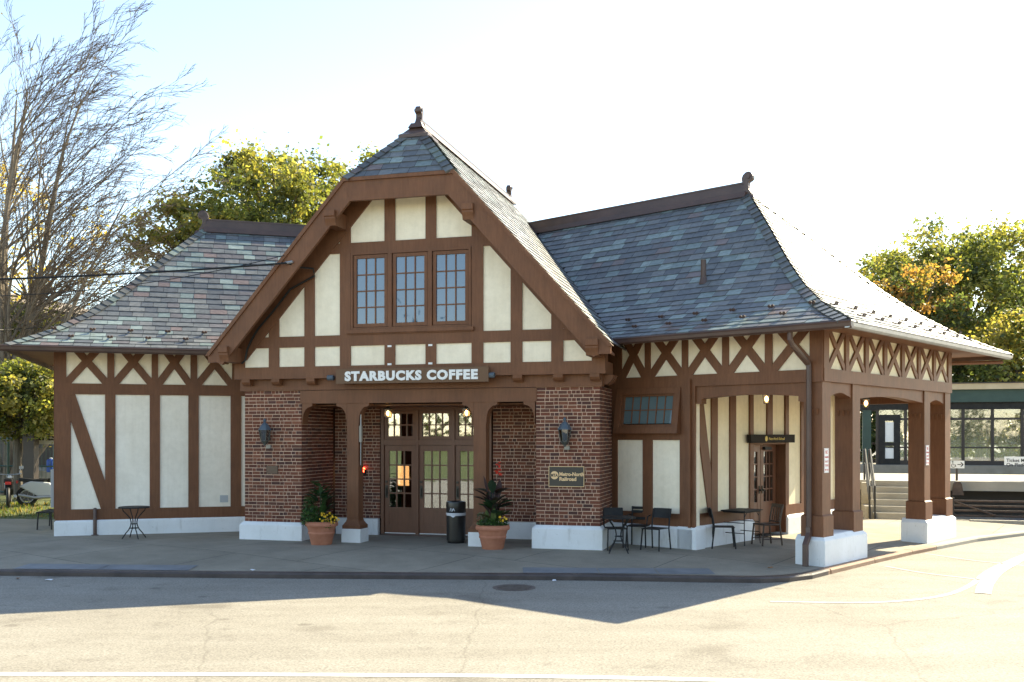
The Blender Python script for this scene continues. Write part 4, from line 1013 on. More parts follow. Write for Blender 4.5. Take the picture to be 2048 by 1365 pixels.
# pavement sheet: strips running back from the kerb
mb = MB(); xs = []
dense = []
for (ax, ay), (bx_, by_) in zip(kerb_pts, kerb_pts[1:]):
    n = max(1, int(math.hypot(bx_-ax, by_-ay)/.6)) if abs(ax) < 30 and abs(bx_) < 30 else 2
    for i in range(n): dense.append((ax+(bx_-ax)*i/n, ay+(by_-ay)*i/n))
dense.append(kerb_pts[-1])
rows = [0,.15,.3,.6,1,1.4,1.8,2.2,2.7,4,7,12,18,24]
grid = []
for x, y in dense:
    colm = []
    for r in rows:
        yy = y+.18+r; xx = x-(.18 if x > 5 else 0)*.6; colm.append((xx, yy, gz_(xx, yy)))
    grid.append(colm)
n, k = len(grid), len(rows)
mb.add([p for c_ in grid for p in c_], [[i*k+j, (i+1)*k+j, (i+1)*k+j+1, i*k+j+1] for i in range(n-1) for j in range(k-1)])
tag(mb.build('pavement', 'pave', fix=False, smooth=True), kind='structure')
# kerb: steel-faced stone along the street, brownstone round the corner
def kerb_run(pts, m, name):
    mb = MB(); outp = []
    for i, (x, y) in enumerate(pts):
        a = pts[max(0,i-1)]; b_ = pts[min(len(pts)-1,i+1)]; t = V((b_[0]-a[0], b_[1]-a[1], 0)).normalized(); nn = V((-t.y, t.x, 0))
        prof = [(0, ZROAD-.05), (0, ZK-.025), (.022, ZK+.002), (.20, ZK+.004), (.20, ZROAD-.05)]
        outp.append([V((x,y,0))+nn*o+V((0,0,z)) for o, z in prof])
    kk = 5
    mb.add([p for r in outp for p in r], [[i*kk+j, (i+1)*kk+j, (i+1)*kk+j+1, i*kk+j+1] for i in range(len(pts)-1) for j in range(kk-1)]+[[0,1,2,3,4],[(len(pts)-1)*kk+j for j in range(kk)][::-1]])
    tag(mb.build(name, m), kind='structure')
kerb_run(kerb_pts[:11], 'kerb', 'kerb')
kerb_run([kerb_pts[10], (5.86,18.32)], 'kerbstone', 'kerb')
def lerp_pts(a, b_, i0, i1): return (a[0]+(b_[0]-a[0])*i0, a[1]+(b_[1]-a[1])*i0), (a[0]+(b_[0]-a[0])*i1, a[1]+(b_[1]-a[1])*i1)
kerb_run(list(lerp_pts(kerb_pts[10], kerb_pts[11], .06, .99)), 'kerbstone', 'kerb'); kerb_run(list(lerp_pts(kerb_pts[11], kerb_pts[12], .0, .99)), 'kerbstone', 'kerb')
kerb_run(list(lerp_pts(kerb_pts[12], kerb_pts[13], .0, .55)), 'kerbstone', 'kerb'); kerb_run([lerp_pts(kerb_pts[12], kerb_pts[13], .56, 1)[0]]+kerb_pts[13:], 'conc', 'kerb')
# bluestone edging slabs inside the kerb
mb = MB(); a, b_ = 0, 0
for x0, x1 in ((.2,1.55),(1.57,2.6),(2.62,3.6),(-9.2,-7.6),(-7.58,-5.9)):
    ys = [17.6+.22-(x0*.055), 17.6+.22-(x1*.055)]
    if x0 < -4: ys = [18.14+.22-(x0+9.33)*.073, 18.14+.22-(x1+9.33)*.073]
    P = [(x0,ys[0]),(x1,ys[1]),(x1,ys[1]+.62),(x0,ys[0]+.62)]
    mb.add([(x,y,gz_(x,y)+.006) for x, y in P], [[0,1,2,3]])
tag(mb.build('paving_slabs', 'bluestone', fix=False), kind='structure')
# road markings
def stripe(pts, w, m, name, z=ZROAD+.005):
    mb = MB(); L_, R2 = [], []
    P = [V((p.x,p.y,0)) for p in pts]
    for i, p in enumerate(P):
        t = (P[min(i+1,len(P)-1)]-P[max(0,i-1)]).normalized(); nn = V((-t.y,t.x,0)); L_.append(p+nn*w/2+V((0,0,z))); R2.append(p-nn*w/2+V((0,0,z)))
    k = len(P); mb.add(L_+R2, [[i, k+i, k+i+1, i+1] for i in range(k-1)]); tag(mb.build(name, m, fix=False), kind='structure')
def curve(px, n=8):
    P = [gnd(x, y, ZROAD) for x, y in px]; out = []
    for i in range(len(P)-1):
        p0, p1, p2, p3 = P[max(0,i-1)], P[i], P[i+1], P[min(len(P)-1,i+2)]
        for j in range(n):
            t = j/n; out.append(.5*((2*p1)+(p2-p0)*t+(2*p0-5*p1+4*p2-p3)*t*t+(3*p1-p0-3*p2+p3)*t**3))
    out.append(P[-1]); return out
stripe(curve([(-400,1349),(0,1349),(500,1350),(1000,1353),(1400,1360),(1900,1374)]), .15, 'line', 'road_line')
stripe(curve([(1966,1188),(1972,1170),(1990,1148),(2020,1130),(2060,1114),(2200,1085)]), .24, 'line', 'road_line', ZROAD+.010)
stripe(curve([(1540,1204),(1700,1206),(1800,1203),(1890,1191),(1942,1170),(1985,1138),(2060,1106)]), .11, 'faint', 'road_line')
stripe(curve([(1770,1133),(1850,1147),(1960,1160)]), .09, 'faint', 'road_line'); stripe(curve([(1850,1108),(1950,1122),(2060,1133)]), .09, 'faint', 'road_line')
# manhole
p = gnd(1028,1176,ZROAD); mb = MB(); mb.lathe([(.36,ZROAD+.003),(.36,ZROAD+.008),(.30,ZROAD+.008),(.295,ZROAD+.004),(.0,ZROAD+.006)], p.x, p.y, 32)
for k in range(-4,5):
    w = math.sqrt(max(.01, .28**2-(k*.06)**2)); mb.box(p.x, p.y+k*.06, ZROAD+.009, 2*w, .025, .006)
tag(mb.build('manhole_cover', varied('cast_iron', (.085,.065,.055), (.14,.115,.10), 12, .7)), 'round cast-iron manhole cover in the shaded road', 'manhole cover')
# litter
def scrap(px, py, z, w, h, m, label, cat):
    p = gnd(px, py, z); rnd = random.Random(px); mb = MB(); a = rnd.uniform(0,3); n = 7
    vs = [(p.x+math.cos(a+2*math.pi*k/n)*w*rnd.uniform(.7,1.2), p.y+math.sin(a+2*math.pi*k/n)*h*rnd.uniform(.7,1.2), z+.008+rnd.uniform(0,.025)) for k in range(n)]
    mb.add(vs+[(x,y,q-.004) for x, y, q in vs], [list(range(n)), list(range(n,2*n))[::-1]]+[[k, n+k, n+(k+1) % n, (k+1) % n] for k in range(n)]); tag(mb.build('paper_scrap' if cat == 'litter' else 'fallen_leaf', m), label, cat)
scrap(98,1162,ZROAD,.10,.05,'paper','crumpled pale scrap on the shaded road near the left edge','litter')
scrap(505,1142,-.08,.05,.03,'paper','tiny bluish scrap on the pavement edge left of centre','litter')
scrap(1108,1163,ZROAD,.04,.05,'paper','tiny white scrap in the gutter below the right pier','litter')
scrap(1342,1160,ZROAD,.10,.03,'paper','thin white scrap lying in the gutter below the porch chairs','litter')
scrap(36,1159,ZROAD,.035,.03,'leaflitter','reddish fallen leaf on the road at the far left','leaf')
scrap(1541,1137,-.09,.06,.04,'leaflitter','brown fallen leaf on the pavement near the porch corner','leaf')
# ================================================================== street furniture
def bistro_table(px, py, label, z=0.0):
    p = gnd(px, py, z); t = thing('bistro_table', (p.x,p.y,z), .3, label, 'table', 'round black bistro tables')
    mb = MB(); mb.lathe([(.0,.715),(.335,.715),(.345,.705),(.345,.725),(.33,.735),(0,.735)], 0, 0, 32, caps=False); mb.build('tabletop', 'black', t)
    for k in range(4):
        a = 2*math.pi*k/4+.4; c_, s_ = math.cos(a), math.sin(a); mb = MB()
        mb.tube([(r*c_, r*s_, z_) for r, z_ in ((.27,.712),(.24,.64),(.16,.56),(.085,.47),(.065,.38),(.075,.30),(.12,.21),(.19,.13),(.235,.06),(.27,.015))], .0125, 6); mb.build('leg', 'black', t)
    mb = MB(); ring = [(.072*math.cos(a), .072*math.sin(a), .34) for a in [2*math.pi*k/14 for k in range(15)]]; mb.tube(ring, .008, 5)
    ring = [(.10*math.cos(a), .10*math.sin(a), .245) for a in [2*math.pi*k/14 for k in range(15)]]; mb.tube(ring, .008, 5); mb.build('ring', 'black', t); return t
bistro_table(268, 1078, 'round black bistro table standing alone before the left wing')
bistro_table(1237, 1107, 'round black bistro table with three chairs by the right pier')
def cafe_chair(px, py, rz, label, kind='panel', m='black'):
    p = gnd(px, py, 0); t = thing('cafe_chair', (p.x,p.y,0), rz, label, 'chair', 'cafe chairs on the pavement')
    mb = MB()
    if kind == 'wood':
        mb.box(0,0,.445,.43,.42,.035)
    else:
        mb.box(0,0,.445,.42,.42,.014); 
        for sy in (-.21,.21): mb.tube([(-.21,sy,.44),(.21,sy,.44)], .012, 6)
    mb.build('seat', m, t, bevel=.012)
    r = .0155 if kind != 'wood' else .021
    for sx in (-1,1):
        mb = MB(); mb.tube([(sx*.195,-.19,.44),(sx*.215,-.235,0)], r, 6); mb.build('leg', m, t)
        mb = MB(); mb.tube([(sx*.215,.25,0),(sx*.20,.20,.44),(sx*.20,.225,.62),(sx*.20,.275,.83)], r, 6); mb.build('leg', m, t)
    mb = MB()
    if kind == 'panel':
        n = 8; pts = []
        for j, zz in enumerate((.64,.73,.84)):
            for i in range(n+1):
                x = -.21+.42*i/n; y = .235+.05*j/2*1.2+.035*(1-(2*i/n-1)**2); pts.append((x, y, zz))
        k = n+1; back = [(x,y+.012,z) for x,y,z in pts]
        mb.add(pts+back, [[j*k+i, j*k+i+1, (j+1)*k+i+1, (j+1)*k+i] for j in range(2) for i in range(n)]+[[3*k+j*k+i, 3*k+j*k+i+1, 3*k+(j+1)*k+i+1, 3*k+(j+1)*k+i] for j in range(2) for i in range(n)]+[[2*k+i, 2*k+i+1, 5*k+i+1, 5*k+i] for i in range(n)]+[[i, i+1, 3*k+i+1, 3*k+i] for i in range(n)])
        mb.build('backrest', m, t)
    elif kind == 'slat':
        for z_, y_ in ((.80,.268),(.72,.247),(.58,.22)): mb.box(0, y_, z_, .44, .014, .055)
        mb.build('backrest', m, t)
        for sx in (-1,1):
            mb = MB(); mb.tube([(sx*.215,.235,.66),(sx*.235,.05,.665),(sx*.235,-.14,.65),(sx*.22,-.19,.44)], .012, 6); mb.build('armrest', m, t)
    else:
        mb.box(0,.278,.84,.44,.025,.075); mb.box(0,.215,.50,.40,.02,.03)
        for i in range(4):
            x = -.12+.08*i; mb.tube([(x,.215,.50),(x,.245,.66),(x,.272,.82)], .012, 5)
        mb.build('backrest', m, t)
    if kind == 'wood':
        mb = MB(); 
        for z_ in (.14,.22):
            for sx in (-1,1): mb.tube([(sx*.21,-.22,z_),(sx*.21,.23,z_)], .010, 5)
        mb.tube([(-.21,0,.18),(.21,0,.18)], .010, 5); mb.build('stretcher', m, t)
    return t
cafe_chair(1231, 1099, rad(6), 'black metal chair behind the round table, nearest the brick pier')
cafe_chair(1277, 1093, rad(-22), 'black slat-backed armchair against the wall behind the round table', 'slat')
cafe_chair(1311, 1100, rad(-38), 'black metal chair right of the round table, turned toward it')
cafe_chair(1447, 1096, rad(82), 'black chair in profile left of the square folding table', 'panel')
cafe_chair(1533, 1090, rad(-72), 'dark wooden spindle-back chair right of the square table, sunlit back', 'wood', 'blackwood')
p = gnd(1481, 1088, 0); t = thing('folding_table', (p.x,p.y,0), rad(48.4), 'square black folding-leg table before the porch door', 'table')
mb = MB(); mb.box(0,0,.735,.80,.66,.022); mb.box(0,0,.71,.72,.58,.03); mb.build('tabletop', 'black', t, bevel=.008)
for sx in (-1,1):
    for sy in (-1,1):
        mb = MB(); mb.tube([(sx*.33,sy*.27,.70),(sx*.33,sy*.27,.28),(sx*.35,sy*.29,0)], .0125, 6); mb.tube([(sx*.33,sy*.27,.60),(sx*.22,sy*.27,.70)], .009, 5); mb.build('leg', 'black', t)
    mb = MB(); mb.tube([(sx*.33,-.27,.26),(sx*.33,.27,.26)], .010, 6); mb.tube([(sx*.33,-.27,.48),(sx*.33,.27,.48)], .010, 6); mb.build('crossbar', 'black', t)
# waste bin
p = gnd(912, 1086, 0); t = thing('waste_bin', (p.x,p.y,0), rad(-12), 'tall black cylindrical waste bin with white bag before the doors', 'bin')
mb = MB(); mb.lathe([(.18,.0),(.19,.015),(.19,.05),(.205,.06),(.212,.62),(.212,.64)], 0, 0, 32); mb.build('body', 'bin', t, smooth=True)
mb = MB(); mb.lathe([(.205,.66),(.215,.68),(.218,.88),(.210,.905),(.17,.915),(.155,.90),(.0,.87)], 0, 0, 32); mb.build('lid', 'bin', t, smooth=True)
mb = MB(); mb.lathe([(.214,.605),(.219,.63),(.2205,.645),(.217,.665)], 0, 0, 32, caps=False); 
mb.add([(.22*math.sin(a), -.22*math.cos(a), z) for a, z in ((-.35,.605),(-.1,.575),(.0,.57),(.2,.60),(.2,.62),(-.35,.62))], [[0,1,2,3,4,5]]); mb.build('bin_bag', 'bag', t, fix=False)
mb = MB()   # small pale peak emblem on the hood
def cyl(a, z): return (.2195*math.sin(a), -.2195*math.cos(a), z)
for pts in ([(-.42,.70),(-.30,.775),(-.22,.77),(-.28,.74),(-.34,.71)], [(-.22,.77),(-.14,.735),(-.02,.775),(.04,.77),(.16,.71),(.10,.71),(.0,.745),(-.10,.71),(-.16,.71)], [(-.20,.70),(-.14,.72),(-.10,.70)]):
    mb.add([cyl(a, z) for a, z in pts], [list(range(len(pts)))])
mb.build('emblem', 'bag', t, fix=False)
# planters and plants
def leafpoly(mb, base, tip, width, normal, col, bend=.15, seg=5):
    ax = tip-base; L_ = ax.length; side = ax.cross(normal).normalized(); dn = V((0,0,-1)); row = []
    for i in range(seg+1):
        t = i/seg; w = width*math.sin(math.pi*min(1, t*.93+.05))**.8; c_ = base+ax*t+dn*(bend*L_*t*t); fold = normal*(-.18*w)
        row.append((c_-side*w/2-fold, c_, c_+side*w/2-fold))
    vs = [p for r in row for p in r]
    mb.add(vs, [[i*3, i*3+1, i*3+4, i*3+3] for i in range(seg)]+[[i*3+1, i*3+2, i*3+5, i*3+4] for i in range(seg)], col)
def planter(px, py, label):
    p = gnd(px, py, 0); t = thing('terracotta_planter', (p.x,p.y,0), 0, label, 'planter', 'terracotta planters at the entrance')
    mb = MB(); mb.lathe([(.215,0),(.225,.02),(.27,.22),(.285,.235),(.288,.265),(.278,.28),(.315,.395),(.345,.40),(.358,.425),(.358,.455),(.345,.48),(.352,.50),(.325,.505),(.315,.47),(.31,.43)], 0, 0, 40, caps=False); mb.lathe([(.0,0.005),(.215,.005)],0,0,40,caps=False); mb.build('pot', 'terra', t, smooth=True)
    mb = MB(); mb.lathe([(.315,.44),(.2,.46),(.0,.47)], 0, 0, 24, caps=False); mb.build('soil', 'soil', t); return p
p1 = planter(643, 1089, 'terracotta planter left of the doors holding yellow flowers')
p2 = planter(985.5, 1098, 'terracotta planter right of the doors holding a red-flowered canna')
def small_leaves(mb, c, rx, ry, rz, n, size, cols, rnd, low=-1):
    for _ in range(n):
        while True:
            d = V((rnd.uniform(-1,1), rnd.uniform(-1,1), rnd.uniform(low,1)))
            if d.length <= 1: break
        q = c+V((d.x*rx, d.y*ry, d.z*rz)); ax = V((rnd.gauss(0,1), rnd.gauss(0,1), rnd.gauss(.3,.8))).normalized(); nn = ax.orthogonal().normalized()
        s = size*rnd.uniform(.6,1.3); sd = ax.cross(nn); col = rnd.choice(cols); g_ = rnd.uniform(.7,1.3)
        mb.add([q-ax*s*.5, q+sd*s*.26, q+ax*s*.5, q-sd*s*.26], [[0,1,2,3]], tuple(x*g_ for x in col))
GRN = [(.035,.085,.022),(.05,.12,.03),(.025,.06,.02),(.07,.14,.035)]
rnd = random.Random(3)
t = thing('potted_plant', (p1.x,p1.y,.46), 0, 'leafy green plant with yellow flowers in the left planter', 'plant')
mb = MB()
for i in range(54):
    a = rnd.uniform(0,2*math.pi); h = rnd.uniform(.05,.95)**1.0; r = .05+.13*rnd.random()*(1.1-h*.8)
    b_ = V((r*math.cos(a)-.03, r*math.sin(a), h)); el = rnd.uniform(.1,.9); Ln = rnd.uniform(.24,.36)*(1.15-h*.45)
    leafpoly(mb, b_, b_+V((math.cos(a)*math.cos(el), math.sin(a)*math.cos(el), math.sin(el)))*Ln, Ln*.42, V((-math.cos(a)*math.sin(el), -math.sin(a)*math.sin(el), math.cos(el))), tuple(x*rnd.uniform(.6,1.2) for x in rnd.choice([(.03,.075,.025),(.04,.09,.03),(.022,.05,.02)])))
for i in range(12):
    a = rnd.uniform(-.9,.7); b_ = V((.10,.0,.25+.03*i)); el = rnd.uniform(.5,1.2); Ln = .30
    leafpoly(mb, b_, b_+V((math.cos(a)*math.cos(el), math.sin(a)*math.cos(el), math.sin(el)))*Ln, .10, V((-math.sin(el),0,math.cos(el))), (.055,.022,.02) if i % 2 else (.03,.05,.03))
small_leaves(mb, V((-.20,-.05,.12)), .24,.26,.28, 700, .07, GRN, rnd, -.6); small_leaves(mb, V((.16,-.10,.02)), .20,.22,.16, 350, .06, GRN, rnd, -.8); small_leaves(mb, V((-.28,-.02,.38)), .12,.14,.22, 200, .06, GRN, rnd)
mb.build('foliage', 'leaf_thick', t, fix=False)
mb = MB(); mb.tube([(-.03,0,-.02),(-.02,.01,.45),(-.04,0,.85)], .014, 6, .006); mb.tube([(.08,.02,-.02),(.12,.0,.4),(.18,-.02,.62)], .010, 6, .005); mb.build('stem', mat('green_stem', (.05,.09,.03), .6), t)
ypet = mat('yellow_petals', (.80,.52,.03), .6); first = None
for i in range(38):
    q = V((.18+rnd.uniform(-.18,.20), -.20+rnd.uniform(-.12,.10), .07+rnd.uniform(-.07,.22)))
    if q.z > .20 and q.x > .25: q.z -= .12
    if first is None:
        mb = MB(); c0 = q.copy()
        for k in range(7):
            b_ = 2*math.pi*k/7; mb.add([q, q+V((.017*math.cos(b_-.4), -.008, .017*math.sin(b_-.4))), q+V((.024*math.cos(b_), -.004, .024*math.sin(b_))), q+V((.017*math.cos(b_+.4), -.008, .017*math.sin(b_+.4)))], [[0,1,2,3]])
        first = mb.build('flower', ypet, t, fix=False)
    else:
        f2 = first.copy(); COL.objects.link(f2); f2.parent = t; f2.location = first.location+(q-c0); f2.rotation_euler = (rnd.uniform(-.6,.3), rnd.uniform(0,1), rnd.uniform(-.8,.8)); f2.scale = [rnd.uniform(.8,1.3)]*3
t = thing('potted_canna', (p2.x,p2.y,.46), 0, 'dark-leaved canna with one red flower spike in the right planter', 'plant')
mb = MB()
for i in range(38):
    a = rnd.uniform(0,2*math.pi); h = rnd.uniform(.08,.74); r = .04+.05*rnd.random(); b_ = V((r*math.cos(a), r*math.sin(a), h)); el = rnd.uniform(.25,1.25); Ln = rnd.uniform(.30,.46)
    col = rnd.choice([(.030,.060,.030),(.045,.030,.025),(.035,.05,.03),(.06,.085,.03)]) if h < .5 else rnd.choice([(.045,.022,.022),(.035,.035,.028),(.03,.05,.032)])
    leafpoly(mb, b_, b_+V((math.cos(a)*math.cos(el), math.sin(a)*math.cos(el), math.sin(el)))*Ln, Ln*.46, V((-math.cos(a)*math.sin(el), -math.sin(a)*math.sin(el), math.cos(el))), tuple(x*rnd.uniform(.7,1.2) for x in col))
leafpoly(mb, V((-.10,0,.70)), V((-.19,-.02,1.06)), .06, V((.3,-1,.2)).normalized(), (.05,.02,.02), 0); leafpoly(mb, V((.10,0,.58)), V((.15,-.02,.98)), .14, V((.1,-1,.1)).normalized(), (.045,.02,.025), 0)
leafpoly(mb, V((.0,-.08,.05)), V((.03,-.16,.40)), .12, V((0,-1,.3)).normalized(), (.10,.14,.04), 0); leafpoly(mb, V((-.1,-.06,.05)), V((-.13,-.12,.36)), .10, V((0,-1,.3)).normalized(), (.09,.13,.04), 0)
small_leaves(mb, V((0,-.05,.06)), .34,.32,.15, 900, .06, GRN, rnd, -.7); small_leaves(mb, V((-.2,-.05,.18)), .14,.14,.14, 160, .05, [(.10,.13,.09),(.14,.17,.12)], rnd)
mb.build('foliage', 'leaf_thick', t, fix=False)
mb = MB()
for x, y, h in ((0,0,.75),(.06,.02,.6),(-.05,.03,.72)): mb.tube([(x,y,-.02),(x*1.3,y,h)], .013, 6, .007)
mb.tube([(.03,0,.5),(.06,0,.85),(.115,-.01,1.12)], .009, 6, .006); mb.build('stem', mat('red_green_stem', (.10,.05,.035), .6), t)
mb = MB()
for i in range(16):
    a = rnd.uniform(0,6.28); q = V((.12,-.01,1.08+.02*i*.8)); d = V((math.cos(a)*.8, math.sin(a)*.8, rnd.uniform(-.2,.9))).normalized()
    leafpoly(mb, q, q+d*rnd.uniform(.06,.10), .05, d.orthogonal().normalized(), None, .1, 3)
mb.build('flower', mat('red_petals', (.62,.045,.025), .5), t, fix=False)
for k, (dx, dy, dz) in enumerate(((.25,-.18,.14),(.17,-.22,.16))):
    pass
for i in range(7):
    q = V((.17+rnd.uniform(-.05,.12), -.20+rnd.uniform(-.06,.06), .13+rnd.uniform(-.03,.06))); f2 = first.copy(); COL.objects.link(f2); f2.parent = t; f2.location = q; f2.rotation_euler = (rnd.uniform(-.6,.3), rnd.uniform(0,1), rnd.uniform(-.8,.8)); f2.scale = [1.25]*3
# short post by the left wing and bench beyond it
p = gnd(190, 1071, 0); t = thing('pipe_bollard', (p.x,p.y,0), 0, 'short brown pipe post in front of the left white plinth', 'bollard')
mb = MB(); mb.lathe([(.042,0),(.042,.62),(.030,.645),(.0,.65)], 0, 0, 14, caps=False); mb.build('post', 'brown_dark', t, smooth=True)
mb = MB(); mb.lathe([(.085,0),(.085,.012),(.045,.02)], 0, 0, 14); mb.build('base_plate', 'brown_dark', t)
p = gnd(101, 1056, 0); t = thing('bench', (p.x,p.y,0), rad(100), 'low dark metal bench past the left end of the building', 'bench')
mb = MB()
for k in range(4): mb.box(0, -.15+.10*k, .43, 1.2, .08, .03)
mb.build('seat', 'black', t)
for sx in (-1,1):
    for sy in (-1,1): mb = MB(); mb.tube([(sx*.52,sy*.15,.42),(sx*.54,sy*.17,0)], .018, 6); mb.build('leg', 'black', t)

# ================================================================== railway behind
ZP = 1.02
NP = Plane(14.0, 28.9, -15.5)        # street face of the near platform
def struct(name, mb, m, **k): return tag(mb.build(name, m, **k), kind='structure')
mb = MB(); mb.pbox(NP, -48, 30, ZP-.28, ZP, -6.0, 0); 
pf = thing('near_platform', tuple(NP.P(0,0,-3)), 0, 'pale concrete railway platform behind the station', 'platform', world=True)
mb.build('deck', 'conc', pf)
mb = MB(); 
mb.pbox(NP, -48, 30, -.2, ZP-.28, -5.6, -1.1); mb.build('support_wall', M['darkframe'], pf)  # near-black material stands in for the shade under the deck
FPm = NP.off(-16.5)
fpf = thing('far_platform', tuple(FPm.P(0,0,-3)), 0, 'far railway platform with dark concrete edge beyond the tracks', 'platform', world=True)
mb = MB(); mb.pbox(FPm, -60, 45, ZP-.35, ZP, -6, 0); mb.build('deck', 'conc_dark', fpf)
mb = MB(); mb.pbox(FPm, -60, 45, -.6, ZP-.35, -5.5, -.5); mb.build('support_wall', 'conc_dark', fpf)
mb = MB(); mb.pbox(NP, -55, 40, -.19, -.12, -16.4, -6.1); struct('track_bed', mb, 'gravel')
for k, o in enumerate((-8.2,-9.7,-12.6,-14.1)):
    mb = MB(); mb.pbox(NP, -55, 40, -.10, .06, o-.04, o+.04); tag(mb.build('rail', 'rust'), 'long steel rail of the track, number four from the far platform' if k == 0 else ['', 'second steel rail from the near platform', 'third steel rail from the near platform', 'steel rail closest to the far platform'][k], 'rail', 'rails of the two tracks')
# gravel margin before the platform at the right, with its pipe fence
mb = MB(); mb.pbox(NP, -.6, 30, -.20, -.02, .0, 1.4); struct('gravel_strip', mb, 'gravel')
mb = MB(); mb.pbox(NP, -.9, 30, -.2, .02, 1.4, 1.62); tag(mb.build('low_edging', 'conc', bevel=.01), kind='structure')
t = thing('pipe_fence', tuple(NP.P(0,0,.9)), 0, 'low rusty pipe fence below the platform at the right edge', 'fence', world=True)
uf0 = NP.off(.9).U(1906); mb = MB()
for z in (.50,.36,.22,.08): mb.tube([NP.P(uf0,z,.9), NP.P(9,z,.9)], .032, 6)
mb.build('rail', 'rust', t)
for u in (uf0, .75, 2.6, 4.6, 6.6, 8.6): mb = MB(); mb.tube([NP.P(u,-.1,.9), NP.P(u,.60,.9)], .04, 6); mb.build('post', 'darkframe', t)
mb = MB(); mb.tube([NP.P(uf0,.5,.9), NP.P(uf0+1.1,.1,.95)], .03, 6); mb.tube([NP.P(2.0,.55,.88), NP.P(2.9,.12,.88)], .03, 6); mb.build('brace', 'rust', t)
# stair up to the platform, seen through the porch
us0, us1 = NP.off(1.6).U(1746), NP.off(1.6).U(1850)
t = thing('platform_stair', tuple(NP.P((us0+us1)/2,0,.9)), 0, 'pale concrete steps to the platform seen through the porch', 'stairs', world=True)
mb = MB(); 
for k in range(6): mb.pbox(NP, us0, us1+.3, -.15, ZP-.17*k, .01+.28*k if k else 0.01, .01+.28*(k+1))
mb.build('steps', 'conc', t)
mb = MB(); mb.ppoly(NP, [(us0-.22, -.1), (us0-.02, -.1), (us0-.02, ZP-.05), (us0-.22, ZP-.05)], .02, .6); mb.ppoly(NP, [(us0-.22, -.1), (us0-.02, -.1), (us0-.02, .35), (us0-.22, .35)], .6, 1.7); mb.build('side_wall', 'conc_dark', t)
mb = MB()
for du in (0, .14): 
    mb.tube([NP.P(us0-.1+du,ZP,-.3), NP.P(us0-.1+du,ZP+.92,-.3), NP.P(us0-.1+du,ZP+.92,.0), NP.P(us0-.1+du,.92,1.65), NP.P(us0-.1+du,.0,1.75)], .03, 7)
    mb.tube([NP.P(us0-.1+du,ZP+.50,-.3), NP.P(us0-.1+du,ZP+.50,.0), NP.P(us0-.1+du,.45,1.68)], .022, 6)
mb.build('handrail', 'black', t)
# signs on the platform
def post_sign(px, py0, py1, off, w, h, lines, label, arrow=False, name='platform_sign'):
    pl = NP.off(off); u = pl.U(px); z1 = pl.Z(px, py0); z0 = pl.Z(px, py1)
    t = thing(name, tuple(pl.P(u, ZP, 0)), 0, label, 'sign', world=True)
    mb = MB(); mb.pbox(pl, u-w/2, u+w/2, z0, z1, 0, .02); mb.build('board', 'white', t)
    mb = MB(); mb.tube([pl.P(u,ZP-.05 if off < 0 else .0,-.04), pl.P(u,z1-.05,-.04)], .035, 6); mb.build('post', 'darkframe', t)
    mb = MB()
    if arrow:
        zc = (z0+z1)/2; a = u+w*.22; mb.pbox(pl, a-.08, a+.02, zc-.012, zc+.012, .02, .024); mb.ppoly(pl, [(a+.0, zc+.06), (a+.035, zc+.06), (a+.09, zc), (a+.035, zc-.06), (a+.0, zc-.06), (a+.05, zc)], .02, .024)
        a = u-w*.25; r = .055; ring = [pl.P(a+r*math.cos(b_), zc-.03+r*math.sin(b_), .024) for b_ in [math.pi*.75+2*math.pi*.72*k/12 for k in range(13)]]; mb.tube(ring, .008, 4)
        mb.tube([pl.P(a-.02,zc+.07,.024), pl.P(a-.01,zc-.01,.024), pl.P(a+.045,zc-.01,.024), pl.P(a+.07,zc-.06,.024)], .009, 4); mb.tube([pl.P(a-.02,zc+.085,.024), pl.P(a-.02,zc+.087,.030)], .018, 8)
    for k, s in enumerate(lines): add_text(mb, pl, s, u-w/2+.05, z1-.11-.13*k, .14, .02, .024, .002, None, 'LEFT')
    mb.build('lettering', 'black', t, fix=False)
post_sign(1914, 922, 937, -.3, .40, .2, [], 'small white wheelchair access sign with right-pointing arrow', True)
post_sign(2062, 914, 931, -1.0, 1.45, .28, ['Ticket Machine', 'On Platform'], 'white two-line ticket sign cut off by the right edge')
t = thing('rail_post', tuple(NP.P(NP.U(1914),0,.15)), 0, 'brown concrete-footed post under the wheelchair sign', 'post', world=True)
u = NP.U(1914); mb = MB(); mb.ppoly(NP, [(u-.16,.62),(u+.16,.62),(u+.10,.95),(u+.05,1.02),(u-.05,1.02),(u-.10,.95)], .02, .2); mb.build('footing', 'rust', t)
# glazed shelter on the far platform
SH = FPm.off(-.9)
ua, ub = SH.U(1700), SH.U(2048)+6.5
t = thing('glass_shelter', tuple(SH.P((ua+ub)/2, ZP, 0)), 0, 'long glazed platform shelter with dark green fascia', 'shelter', world=True)
zf0, zf1 = SH.Z(1950,805), SH.Z(1950,780)
mb = MB(); mb.pbox(SH, ua-1.0, ub, zf0, zf1, -3.4, .35); mb.build('fascia', 'green', t)
mb = MB(); mb.pbox(SH, ua-1.2, ub, zf1, zf1+.26, -3.6, .55); mb.build('roof', 'cream_edge', t)
mb = MB(); mb.pbox(SH, ua-1.2, ub, zf1+.26, zf1+.31, -3.65, .60); mb.build('roof_trim', 'darkframe', t)
mb = MB(); mb.pbox(SH, ua-.9, ub, zf0-.32, zf0, -3.2, .15); mb.build('header', 'black', t)
mb = MB(); mb.pbox(SH, ua+1.2, ub, ZP, ZP+.20, -.06, .06); mb.pbox(SH, ua+1.2, ub, zf0-.80, zf0-.70, -.055, .055)
pw = [ua+1.2+1.22*k for k in range(30) if ua+1.2+1.22*k < ub]
for u in pw: mb.pbox(SH, u-.06, u+.06, ZP, zf0-.3, -.07, .07)
mb.pbox(SH, ua+1.2, ub, ZP+.76, ZP+.83, .05, .09); mb.build('frame', 'darkframe', t)
